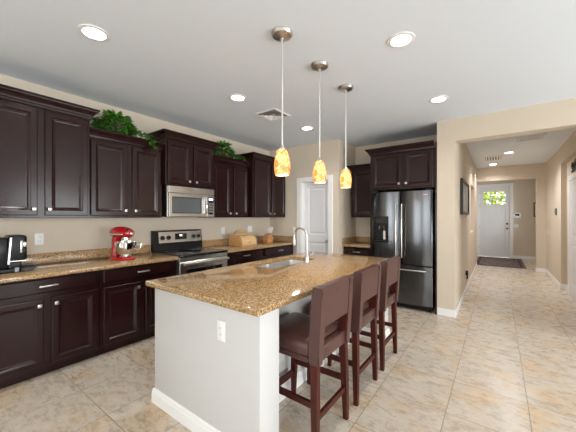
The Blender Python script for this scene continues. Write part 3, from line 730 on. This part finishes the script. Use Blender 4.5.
# ------------------------------------------------------------------ ceiling fixtures
def can(label, x, y, power, group, col=(1, .965, .92)):
    o = thing('recessed_light', label, 'ceiling light', (x, y, H), group)
    B().lathe([(.070, -.004), (.074, -.009), (.098, -.006), (.1, -.001), (.070, -.001)], (x, y, H), 36, cap0=False, cap1=False).build('trim_ring', M['white'], o)
    B().lathe([(.071, -.0015), (.071, -.005), (.05, -.0065), (.0001, -.007)], (x, y, H), 36).build('lens', M['lens'], o)
    l = bpy.data.lights.new('can_beam', 'SPOT'); l.energy = power; l.color = col; l.spot_size = math.radians(150); l.spot_blend = .9; l.shadow_soft_size = .06
    lo = bpy.data.objects.new('can_beam', l); COL.objects.link(lo); lo.parent = o; lo.location = (0, 0, -.03)
    return o
G = 'recessed lights in the kitchen ceiling'
can('recessed ceiling light above the left end of the counter, nearest on that side', -2.385, .845, CAN_W, G)
can('recessed ceiling light between the left cabinets and the air vent', -2.37, 2.262, CAN_W, G)
can('recessed ceiling light in front of the pantry door, behind the pendants', -2.335, 3.66, CAN_W, G)
can('largest recessed ceiling light right of the pendants', -.595, 2.262, CAN_W, G)
can('recessed ceiling light in front of the cream wall left of the hall', -.55, 3.655, CAN_W, G)
G = 'recessed lights in the hall ceiling'
can('recessed hall ceiling light nearer the kitchen, beside the slatted vent', .185, 7.55, HALL_W, G, (.95, .96, 1))
can('recessed hall ceiling light farther off, near the foyer opening', -.10, 9.0, HALL_W * .45, G, (.95, .96, 1))

def register(label, x0, x1, y0, y1, axis, nsl, four=False, name='air_vent'):
    o = thing(name, label, 'vent', ((x0 + x1) / 2, (y0 + y1) / 2, H))
    t = .028; z1 = H - .001; z0 = H - .012
    B().box((x0 + .005, y0 + .005, H - .004), (x1 - .005, y1 - .005, H - .001)).build('backing', M['ventdark'], o, smooth=False)
    b = B(); b.box((x0, y0, z0), (x1, y0 + t, z1), .003, 1); b.box((x0, y1 - t, z0), (x1, y1, z1), .003, 1); b.box((x0, y0 + t, z0), (x0 + t, y1 - t, z1), .003, 1); b.box((x1 - t, y0 + t, z0), (x1, y1 - t, z1), .003, 1)
    b.build('frame', M['white'], o, smooth=False)
    if four:
        cx, cy = (x0 + x1) / 2, (y0 + y1) / 2
        for k in range(3):
            f0 = .88 - k * .26; f1 = f0 - .17
            hx, hy = (x1 - x0) / 2 - t, (y1 - y0) / 2 - t
            def sq(f, z): return [(cx - hx * f, cy - hy * f, z), (cx + hx * f, cy - hy * f, z), (cx + hx * f, cy + hy * f, z), (cx - hx * f, cy + hy * f, z)]
            B().loft([sq(f0, H - .022), sq(f1, H - .006), sq(f1 - .02, H - .006), sq(f0 - .02, H - .024)] , cap0=False, cap1=False).build('louvre', M['white'], o, smooth=False)
        B().box((cx - .04, cy - .04, H - .012), (cx + .04, cy + .04, H - .006), .002, 1).build('centre_plate', M['white'], o, smooth=False)
    else:
        for k in range(nsl):
            f = (k + .5) / nsl
            if axis == 'x': yy = y0 + t + (y1 - y0 - 2 * t) * f; B().box((x0 + t, yy - .008, z0), (x1 - t, yy + .008, H - .005), rot=None).build('slat', M['white'], o, smooth=False)
            else: xx = x0 + t + (x1 - x0 - 2 * t) * f; B().box((xx - .012, y0 + t, z0), (xx + .012, y1 - t, H - .005)).build('slat', M['white'], o, smooth=False)
    return o
register('square air vent in the kitchen ceiling behind the nearest pendant', -2.56, -2.22, 2.74, 3.08, 'x', 0, four=True)
register('wide white air vent in the hall ceiling just past the opening', .28, .65, 6.20, 6.56, 'x', 8)
register('slatted air vent with dark gaps in the hall ceiling left of the light', -.27, .09, 7.78, 8.34, 'y', 6)

def pendant(label, y):
    x = -1.274
    o = thing('pendant_light', label, 'pendant light', (x, y, 1.68), 'amber glass pendants above the island')
    B().lathe([(.078, -.001), (.080, -.010), (.070, -.026), (.036, -.038), (.014, -.043), (.012, -.058)], (x, y, H), 32).build('canopy', M['nickel'], o)
    B().tube([(x, y, H - .045), (x, y, 2.3), (x, y, 1.905)], .006, 10).build('rod', M['rodm'], o)
    B().lathe([(.0065, 1.918), (.011, 1.912), (.013, 1.898), (.024, 1.892), (.027, 1.882)], (x, y, 0), 20).build('socket_cap', M['nickel'], o)
    P = [(.024, 1.886), (.034, 1.876), (.044, 1.852), (.053, 1.82), (.059, 1.785), (.060, 1.755), (.057, 1.722), (.050, 1.695), (.0475, 1.695), (.0545, 1.722), (.0575, 1.755), (.0565, 1.785), (.0505, 1.82), (.042, 1.85), (.032, 1.873), (.024, 1.882)]
    B().lathe(P, (x, y, 0), 32, cap0=False, cap1=False).build('glass_shade', M['amber'], o)
    B().lathe([(.012, 1.880), (.014, 1.86), (.026, 1.825), (.029, 1.80), (.02, 1.775), (.004, 1.767)], (x, y, 0), 18).build('bulb', M['bulb'], o)
    l = bpy.data.lights.new('pendant_glow', 'POINT'); l.energy = PEND_W; l.color = (1, .82, .62); l.shadow_soft_size = .012
    lo = bpy.data.objects.new('pendant_glow', l); COL.objects.link(lo); lo.parent = o; lo.location = (0, 0, .066)
    return o
pendant('nearest amber glass pendant, over the near end of the island', 1.66)
pendant('middle amber glass pendant, hanging in front of the pantry door', 2.205)
pendant('farthest amber glass pendant, hanging in front of the fridge recess', 2.745)

# ------------------------------------------------------------------ bar stools
def stool_proto():
    o = thing('bar_stool', 'x', 'stool', (0, 0, 0), 'brown leather bar stools along the island')
    wd = .215
    # seat cushion, domed
    b = B(); rings = []; sx0, sx1, sy = -.235, .175, .215
    for ins, z in ((.012, .568), (.0, .58), (.0, .632), (.012, .652), (.05, .665), (.12, .672)):
        r = []
        c = .03
        x0, x1, a, e = sx0 + ins, sx1 - ins * .6, -sy + ins, sy - ins
        for cx, cy, q in ((x1 - c, e - c, 0), (x0 + c, e - c, 1), (x0 + c, a + c, 2), (x1 - c, a + c, 3)):
            for k in range(4): t = (q + k / 3) * P2; r.append((cx + c * math.cos(t), cy + c * math.sin(t), z))
        rings.append(r)
    b.loft(rings); b.build('seat', M['leather'], o, angle=60)
    # leather-wrapped back posts, panel and lower rail
    def px(z): return .168 + .026 * max(0, (z - .52)) / .45     # back face leans a little
    for s in (-1, 1):
        b = B(); y0, y1 = sorted((s * wd, s * (wd - .055)))
        rings = []
        for z in (.535, .62, .75, .90, .972, .985):
            x = px(z); d = .070 if z < .98 else .058; xo = x if z < .98 else x + .006
            rings.append([(xo - .0, y0, z), (xo + d, y0, z), (xo + d, y1, z), (xo, y1, z)])
        b.loft(rings); bmesh.ops.bevel(b.bm, geom=[e for e in b.bm.edges if abs((e.verts[0].co - e.verts[1].co).z) > .02], offset=.009, segments=2, affect='EDGES')
        b.build('back_post', M['leather'], o, angle=40)
    b = B(); rings = []
    for z, i0, i1 in ((.742, .012, .058), (.75, .004, .066), (.90, .004, .066), (.972, .005, .065), (.986, .014, .056)):
        x = px(z); y = wd - .0545; rings.append([(x + i0, -y, z), (x + i1, -y, z), (x + i1, y, z), (x + i0, y, z)])
    b.loft(rings); b.build('backrest', M['leather'], o, angle=40)
    b = B(); x = px(.52); b.box((x + .014, -wd + .0555, .54), (x + .06, wd - .0555, .625), .006, 2); b.build('rear_apron', M['leather'], o)
    # front and side aprons below the cushion
    b = B(); b.box((-.225, -.205, .532), (-.19, .205, .566), .004, 1)
    for s in (-1, 1): b.box((-.19, min(s * .205, s * .17), .532), (.16, max(s * .205, s * .17), .566), .004, 1)
    b.build('seat_frame', M['leather'], o)
    # legs
    def leg(x0, x1, y, zt, name, hw=.021, splay=0):
        b = B(); b.loft([[(x + a, y + splay * (1 - z / zt) + c, z) for a, c in ((-k, -k), (k, -k), (k, k), (-k, k))] for x, z, k in ((x1, 0, hw * .82), ((x0 + x1) / 2, zt / 2, hw), (x0, zt, hw * 1.1))])
        bmesh.ops.bevel(b.bm, geom=[e for e in b.bm.edges if abs((e.verts[0].co - e.verts[1].co).z) > .05], offset=.004, segments=1, affect='EDGES')
        b.build('leg', M['cherry'], o, smooth=False)
    for s in (-1, 1):
        leg(-.195, -.212, s * .178, .530, 'leg', .019)
        leg(.203, .214, s * (wd - .025), .534, 'leg', .0205, s * .014)
        # inner wooden upright seen between seat and backrest
        b = B(); y0, y1 = sorted((s * (wd - .056), s * (wd - .062))); b.loft([[(px(z) + .006, y0, z), (px(z) + .062, y0, z), (px(z) + .062, y1, z), (px(z) + .006, y1, z)] for z in (.627, .740)]); b.build('upright_inlay', M['cherry'], o, smooth=False)
    def rail(p, q, h=.036, t=.02):
        b = B(); p = Vector(p); q = Vector(q); d = (q - p).normalized(); n = Vector((-d.y, d.x, 0)) * t / 2; u = Vector((0, 0, h / 2))
        b.loft([[e - n - u, e + n - u, e + n + u, e - n + u] for e in (p, q)]); b.build('stretcher', M['cherry'], o, smooth=False)
    rail((.209, -.176, .215), (.209, .176, .215)); rail((-.208, -.16, .20), (-.208, .16, .20), .04, .024)
    for s in (-1, 1): rail((-.190, s * .180, .285), (.19, s * .187, .285))
    return o
def dup(root, loc, rot=0, label=None):
    r = root.copy(); COL.objects.link(r); r.location = loc; r.rotation_euler = (0, 0, rot)
    if label: r['label'] = label
    def rec(a, b_):
        for ch in list(a.children):
            c = ch.copy(); COL.objects.link(c); c.parent = b_; rec(ch, c)
    rec(root, r); ROOTS.append(r); return r
sp = stool_proto()
SXC = -1.060
dup(sp, (SXC, 2.207, 0), 0, 'middle brown leather bar stool of the three at the island')
dup(sp, (SXC, 2.80, 0), 0, 'brown leather bar stool at the far end, closest to the refrigerator')
sp.location = (SXC, 1.622, 0); sp['label'] = 'nearest brown leather bar stool, at the near end of the island'

# ------------------------------------------------------------------ countertop things
CZ = .9125
# coffee maker
cm = thing('coffee_maker', 'black single serve coffee maker on the left end of the counter', 'coffee maker', (-3.45, .55, CZ))
def bx(name, lo, hi, m, parent, bev=.006, seg=2): return B().box(lo, hi, bev, seg).build(name, M[m], parent)
bx('base', (-3.56, .36, CZ), (-3.34, .62, CZ + .035), 'black', cm, .008)
bx('water_tank', (-3.55, .34, CZ + .036), (-3.36, .545, CZ + .30), 'black', cm, .012)
b = B(); b.loft([[(x, y0_, z0_), (x, y0_ + .012, z0_), (x, y1_ + .012, z1_), (x, y1_, z1_)] for x, y0_, z0_, y1_, z1_ in ((-3.42, .540, CZ + .075, .556, CZ + .30), (-3.344, .540, CZ + .075, .556, CZ + .30))]); b.build('trim_strip', M['steel'], cm, smooth=False)
bx('body', (-3.55, .5465, CZ + .036), (-3.35, .632, CZ + .092), 'black', cm, .006)
b = B(); b.box((-3.56, .5465, CZ + .093), (-3.345, .668, CZ + .318), .022, 3); hd = b.build('brew_head', M['black'], cm)
b = B(); b.box((-3.346, .614, CZ + .165), (-3.318, .634, CZ + .275), .007, 2); b.box((-3.344, .634, CZ + .215), (-3.322, .660, CZ + .262), .007, 2); b.build('spout', M['steel'], hd)
B().lathe([(.016, -.002), (.016, .012), (.012, .016)], (-3.345, .64, CZ + .185), 16, (1, 0, 0)).build('nozzle', M['black'], hd)
B().box((-3.349, .552, CZ + .094), (-3.344, .66, CZ + .102), .001, 1).build('lower_trim', M['steel'], hd, smooth=False)
b = B(); b.loft([[(x, .625, CZ), (x, .700, CZ + .004), (x, .735, CZ + .028), (x, .735, CZ + .042), (x, .625, CZ + .038)] for x in (-3.55, -3.345)]); b.build('drip_tray', M['black'], cm, smooth=False)
bx('drip_grid', (-3.54, .64, CZ + .0425), (-3.36, .72, CZ + .048), 'black', cm, .002, 1)
bx('tray_edge', (-3.349, .585, CZ + .004), (-3.337, .612, CZ + .045), 'darksteel', cm, .002, 1)

# stand mixer (head along +y)
mx_, my_ = -3.44, 1.50
sm = thing('stand_mixer', 'red stand mixer with a steel bowl on the left counter', 'mixer', (mx_, my_, CZ))
def oval(cx, cy, rx, ry, z, n=24): return [(cx + rx * math.cos(2 * math.pi * k / n), cy + ry * math.sin(2 * math.pi * k / n), z) for k in range(n)]
b = B(); b.loft([oval(mx_, my_, .105, .165, CZ), oval(mx_, my_, .108, .168, CZ + .012), oval(mx_, my_, .10, .16, CZ + .026), oval(mx_, my_, .085, .14, CZ + .032)]); b.build('base', M['red'], sm)
b = B(); b.loft([oval(mx_, my_ - .105, .062, .055, CZ + .02), oval(mx_, my_ - .108, .05, .043, CZ + .08), oval(mx_, my_ - .106, .046, .04, CZ + .16), oval(mx_, my_ - .098, .052, .05, CZ + .225), oval(mx_, my_ - .09, .05, .05, CZ + .25)]); b.build('pedestal', M['red'], sm)
b = B(); rings = []
for y, rx, rz, dz in ((-.172, .012, .012, 0), (-.165, .04, .038, 0), (-.14, .058, .056, .002), (-.08, .066, .064, .004), (0, .068, .066, .004), (.07, .066, .060, .0), (.115, .058, .052, -.004), (.14, .045, .04, -.006), (.15, .02, .02, -.006)):
    rings.append([(mx_ + rx * math.cos(2 * math.pi * k / 24), my_ + y, CZ + .30 + dz + rz * math.sin(2 * math.pi * k / 24)) for k in range(24)])
b.loft(rings); hd = b.build('motor_head', M['red'], sm)
B().box((mx_ + .0655, my_ - .12, CZ + .277), (mx_ + .0705, my_ + .09, CZ + .293), .002, 1).build('trim_band', M['chrome'], hd)
B().lathe([(.022, 0), (.022, .012), (.016, .02)], (mx_, my_ + .148, CZ + .294), 18, (0, 1, 0)).build('hub_cap', M['chrome'], hd)
B().lathe([(.011, 0), (.012, .02), (.016, .026), (.012, .036)], (mx_ + .03, my_ + .125, CZ + .33), 14, (.6, .8, .25)).build('knob', M['black'], hd)
B().lathe([(.034, .0), (.034, .03), (.02, .034), (.014, .06)], (mx_, my_ + .06, CZ + .25), 20, (0, 0, -1)).build('planetary', M['chrome'], hd)
bo = B().lathe([(.055, CZ + .033), (.062, CZ + .036), (.05, CZ + .05), (.078, CZ + .065), (.098, CZ + .105), (.106, CZ + .15), (.108, CZ + .197), (.111, CZ + .20), (.104, CZ + .198), (.10, CZ + .15), (.09, CZ + .10), (.06, CZ + .07), (.01, CZ + .066)], (mx_, my_ + .055, 0), 32).build('bowl', M['chrome'], sm)
hyb = my_ + .055; hu = Vector((-.8, .6, 0)); hw_ = lambda d, z, k=0: Vector((mx_, hyb, 0)) + hu * d + Vector((0, 0, z))
B().tube([hw_(.105, CZ + .185), hw_(.14, CZ + .188), hw_(.155, CZ + .165), hw_(.15, CZ + .125), hw_(.125, CZ + .1), hw_(.098, CZ + .105)], .007, 10).build('handle', M['chrome'], bo)
sm.rotation_euler = (0, 0, math.radians(-78))

# bread box
bb = thing('bread_box', 'honey coloured wooden roll top bread box on the counter right of the stove', 'bread box', (-3.45, 3.45, CZ))
y0, y1, xb, xf = 3.24, 3.60, -3.60, -3.30
arc = [(xf - .12 + .12 * math.sin(t), CZ + .055 + .12 * math.cos(t)) for t in [k / 10 * P2 for k in range(11)]]
side = [(xb, CZ + .004)] + [(xb, CZ + .175)] + arc + [(xf, CZ + .004)]
for y in (y0, y1 - .016): B().loft([[(x, yy, z) for x, z in side] for yy in (y, y + .016)]).build('side_panel', M['bamboo'], bb, smooth=False)
b = B(); b.box((xb + .004, y0 + .0165, CZ), (xf - .004, y1 - .0165, CZ + .018)); b.box((xb, y0 + .0165, CZ + .019), (xb + .014, y1 - .0165, CZ + .162)); b.build('base', M['bamboo'], bb, smooth=False)
b = B(); inn = [(x - .006 if x > xf - .12 else x, z - .005) for x, z in arc]; o2 = inn + [(xf - .006, CZ + .02)]; i2 = [(x - .01, z - .01) for x, z in o2]
b.loft([[(x, yy, z) for x, z in o2 + i2[::-1]] for yy in (y0 + .017, y1 - .017)]); lid = b.build('roll_lid', M['paleback'], bb, angle=30)
B().lathe([(.006, 0), (.006, .01), (.011, .014), (.009, .022)], (xf - .007, (y0 + y1) / 2, CZ + .06), 14, (1, 0, 0)).build('knob', M['amberwood'], lid)
b = B(); b.box((xb - .001, y0, CZ + .176), (xf - .12, y1, CZ + .188), .003, 1); b.build('top_board', M['paleback'], bb, smooth=False)

# serving tray leaning on the wall behind the bread box
tr = thing('cutting_board', 'pale rounded cutting board leaning on the wall behind the bread box', 'cutting board', (-3.72, 3.66, CZ))
b = B(); pts_ = [(3.30, CZ + .001), (3.62, CZ + .001)]
ov = [(3.66 + .165 * math.cos(t), CZ + .165 + .085 * math.sin(t)) for t in [math.pi * k / 14 for k in range(15)]]
poly = [(3.825, CZ + .001)] + ov + [(3.495, CZ + .001)]
b.loft([[(-3.745 + xx - .028 * (z - CZ) / .25, y, z) for y, z in poly] for xx in (.012, .030)]); b.build('board', M['paleback'], tr, smooth=False)

# knife block
kb = thing('knife_block', 'amber wooden knife block on the counter corner by the pantry', 'knife block', (-3.45, 4.05, CZ))
ky, kx = 4.02, -3.42
rotk = Matrix.Rotation(math.radians(0), 3, 'Z')
profk = [(.075, 0), (-.075, 0), (-.10, .085), (-.055, .165), (.035, .155), (.075, .06)]
b = B(); b.loft([[(kx + dx_, ky - s_, CZ + dz_) for s_, dz_ in profk] for dx_ in (-.055, .055)]); b.build('block', M['amberwood'], kb, smooth=False)
B().box((kx + .0555, ky - .05, CZ + .03), (kx + .058, ky + .04, CZ + .075)).build('front_inlay', M['bamboo'], kb, smooth=False)
dirk = Vector((0, .45, 1)).normalized()
kpos = [(-.035, .055, .13), (-.035, .0, .11), (0, .058, .14), (0, .005, .115), (.035, .05, .125), (.035, -.01, .10)]
klab = ['rear right', 'rear left', 'middle right', 'middle left', 'front right', 'front left']
for (dx_, dy_, ln), la in zip(kpos, klab):
    p = Vector((kx + dx_, ky + dy_ + .03 * 0, CZ + .162 + .004))
    k = thing('knife', 'pale handled knife in the %s slot of the wooden knife block' % la, 'knife', p, 'knives in the wooden block')
    b = B(); b.tube([p, p + dirk * .012], [.008, .008], 8); b.build('bolster', M['chrome'], k)
    b = B(); b.tube([p + dirk * .0125, p + dirk * (ln * .5), p + dirk * ln], [.012, .0105, .013], 8); b.build('handle', M['handle_white'], k)

# ------------------------------------------------------------------ plants on the upper cabinets
def leaves(b, c, r, n, size, seed, trail=(), keep=None):
    rnd = random.Random(seed); c = Vector(c)
    def leaf(p, out, s):
        out = out.normalized(); up = Vector((rnd.uniform(-.5, .5), rnd.uniform(-.5, .5), 1)).normalized()
        sd = out.cross(up)
        if sd.length < .1: sd = Vector((1, 0, 0))
        sd.normalize(); nn = sd.cross(out).normalized()
        tip = p + out * s - nn * s * rnd.uniform(.1, .35)
        m1 = p + out * s * .42 + nn * s * .02
        l = p + out * s * .36 + sd * s * .38 + nn * s * .10; r_ = p + out * s * .36 - sd * s * .38 + nn * s * .10
        l2 = p + out * s * .72 + sd * s * .22; r2 = p + out * s * .72 - sd * s * .22
        Q = [Vector(q) for q in (p, l, l2, tip, r2, r_, m1)]
        if keep:      # stay behind nothing: rest on the crown or hang clear in front of it
            fx_, top_, back_ = keep
            dxb = back_ - min(q.x for q in Q)
            if dxb > 0:
                for q in Q: q.x += dxb
            lowz = min(q.z for q in Q); nx = min(q.x for q in Q)
            if nx < fx_ and lowz < top_:
                if nx > fx_ - .06 and p.x > fx_ - .02:
                    for q in Q: q.x += fx_ - nx
                else:
                    for q in Q: q.z += top_ - lowz
        V = [b.bm.verts.new(q) for q in Q]
        for f in ((0, 1, 6), (1, 2, 6), (2, 3, 6), (3, 4, 6), (4, 5, 6), (5, 0, 6)): b.bm.faces.new([V[i] for i in f])
    for _ in range(n):
        while True:
            d = Vector((rnd.uniform(-1, 1), rnd.uniform(-1, 1), rnd.uniform(-.35, 1)))
            if .15 < d.length < 1: break
        k = rnd.uniform(.6, 1) / d.length * min(1, d.length + .45)
        p = c + Vector((d.x * r[0], d.y * r[1], d.z * r[2])) * k * .9
        leaf(p, Vector((d.x, d.y, d.z * .6 + rnd.uniform(-.4, .3))), size * rnd.uniform(.7, 1.2))
    for pts_, m_ in trail:
        for _ in range(m_):
            t = rnd.random() * (len(pts_) - 1); i = int(t); q = Vector(pts_[i]).lerp(Vector(pts_[i + 1]), t - i)
            leaf(q + Vector([rnd.uniform(-.03, .03) for _ in range(3)]), Vector((rnd.uniform(.1, 1), rnd.uniform(-1, 1), rnd.uniform(-.6, .3))), size * rnd.uniform(.7, 1.1))
def plant(label, x, y, z, r, n, seed, trail, size=.062):
    o = thing('potted_plant', label, 'plant', (x, y, z))
    B().lathe([(.075, z), (.095, z + .07), (.10, z + .115), (.104, z + .125), (.095, z + .125), (.09, z + .10), (.01, z + .10)], (x, y, 0), 22).build('pot', M['pot'], o)
    b = B()
    for k in range(9):
        t = k * 2.399; q = (x + .6 * r[0] * math.cos(t), y + .7 * r[1] * math.sin(t), z + .16 + .5 * r[2] * ((k % 3) / 2)); b.tube([(x + .03 * math.cos(t), y + .03 * math.sin(t), z + .095), ((x + q[0]) / 2, (y + q[1]) / 2, z + .2), q], .003, 5)
    for pts_, _ in trail: b.tube(pts_, .003, 5)
    b.build('stem', M['stem'], o)
    b = B(); leaves(b, (x, y, z + .16), r, n, size, seed, trail, (-3.39, z + .079, XL + .006)); b.build('foliage', M['leaf'], o, smooth=False, fix=False)
    return o
pz = 2.2515
plant('bushy green potted plant on the cabinet above the red mixer', -3.585, 1.50, pz, (.13, .235, .20), 520, 3,
      [([(-3.50, 1.62, pz + .17), (-3.43, 1.70, pz + .14), (-3.375, 1.76, pz + .105), (-3.365, 1.80, pz + .04), (-3.362, 1.815, pz - .01)], 60), ([(-3.52, 1.36, pz + .16), (-3.46, 1.29, pz + .12)], 14)])
plant('smaller green potted plant on the cabinet right of the microwave', -3.585, 3.10, pz, (.13, .20, .20), 400, 5,
      [([(-3.50, 3.18, pz + .17), (-3.44, 3.28, pz + .13), (-3.40, 3.38, pz + .10)], 30)])

# ------------------------------------------------------------------ hall things
pf = thing('picture_frame', 'large black framed picture on the left wall of the hall', 'picture', (HX0 + .015, 5.85, 1.71))
f0, f1, g0, g1 = 5.22, 6.46, 1.43, 2.0
b = B()
for lo, hi in (((HX0 + .001, f0, g0), (HX0 + .04, f1, g0 + .045)), ((HX0 + .001, f0, g1 - .045), (HX0 + .04, f1, g1)), ((HX0 + .001, f0, g0 + .045), (HX0 + .04, f0 + .045, g1 - .045)), ((HX0 + .001, f1 - .045, g0 + .045), (HX0 + .04, f1, g1 - .045))): b.box(lo, hi, .003, 1)
b.build('frame', M['frame'], pf, smooth=False)
B().box((HX0 + .006, f0 + .045, g0 + .045), (HX0 + .02, f1 - .045, g1 - .045)).build('print', mottle(mat('grey_print', (.4, .4, .4), .35, spec=.3), 3, [(.35, (.30, .31, .32)), (.65, (.62, .62, .62))]), pf, smooth=False)
def small_frame(label, lo, hi, face):
    o = thing('picture_frame', label, 'picture', [(a + c) / 2 for a, c in zip(lo, hi)])
    B().box(lo, hi, .004, 1).build('frame', M['frame'], o, smooth=False)
    l, h_ = list(lo), list(hi)
    for i in (1 if face == 'X' else 0, 2): l[i] += .03; h_[i] -= .03
    if face == 'X': l[0] = hi[0] - .001; h_[0] = hi[0] + .001
    else: h_[1] = lo[1] + .001; l[1] = lo[1] - .001
    B().box(l, h_).build('print', M['mat'], o, smooth=False)
small_frame('dark framed picture on the foyer wall, half hidden by the right jamb', (.93, Y3 - .03, 1.40), (1.18, Y3 - .001, 1.86), 'Y')
small_frame('narrow dark framed picture on the foyer side wall left of the front door', (-.699, 11.2, 1.0), (-.665, 11.75, 1.42), 'X')
rg = thing('area_rug', 'dark brown patterned rug on the foyer floor before the front door', 'rug', (.02, 11, 0))
B().box((-.55, 9.92, .001), (.62, 12.1, .010), .003, 1).build('pile', M['rug'], rg, smooth=False)
b = B()
for lo, hi in (((-.50, 9.98), (.55, 10.03)), ((-.50, 11.99), (.55, 12.04)), ((-.50, 10.03), (-.45, 11.99)), ((.50, 10.03), (.55, 11.99))): b.box((*lo, .0102), (*hi, .0112))
b.build('border', mat('rug_border', (.028, .014, .014), .9), rg, smooth=False)
wo = thing('wall_ornament', 'dark iron scroll ornament above the side door in the hall', 'wall ornament', (1.03, 6.65, 2.25))
b = B()
for s in (-1, 1):
    pts_ = []
    for k in range(26):
        t = k / 25 * 3.6 * math.pi; r = .018 + .050 * (1 - k / 25); pts_.append((1.032, 6.65 + s * (.20 + r * math.cos(t) * s * s), 2.26 + r * math.sin(t)))
    b.tube(pts_, .011, 8)
b.tube([(1.032, 6.38, 2.175), (1.032, 6.65, 2.20), (1.032, 6.92, 2.175)], .013, 8); b.tube([(1.032, 6.65, 2.19), (1.032, 6.65, 2.36)], [.014, .006], 8)
b.build('scrollwork', M['iron'], wo)
B().box((1.0335, 6.50, 2.20), (1.0485, 6.80, 2.25), .004, 1).build('mounting_bar', M['iron'], wo, smooth=False)

# ------------------------------------------------------------------ outside the front door
struct(B().box((-12, Y3 + .15, -.12), (12, 40, -.02)).build('ground', M['paving'], smooth=False), 'pale paving outside the front door')
tr_ = thing('garden_tree', 'sunlit yellow green tree seen through the front door glass', 'tree', (-.4, 17.5, -.02))
B().tube([(-.4, 17.5, -.02), (-.38, 17.5, .8), (-.45, 17.5, 1.7)], [.12, .09, .06], 10).build('trunk', M['iron'], tr_)
b = B(); leaves(b, (-.4, 17.5, 2.2), (2.8, 1.4, 1.7), 1500, .36, 11); b.build('foliage', M['treeleaf'], tr_, smooth=False, fix=False)

for o in ROOTS:
    if '_o' in o: del o['_o']
bpy.context.view_layer.update()
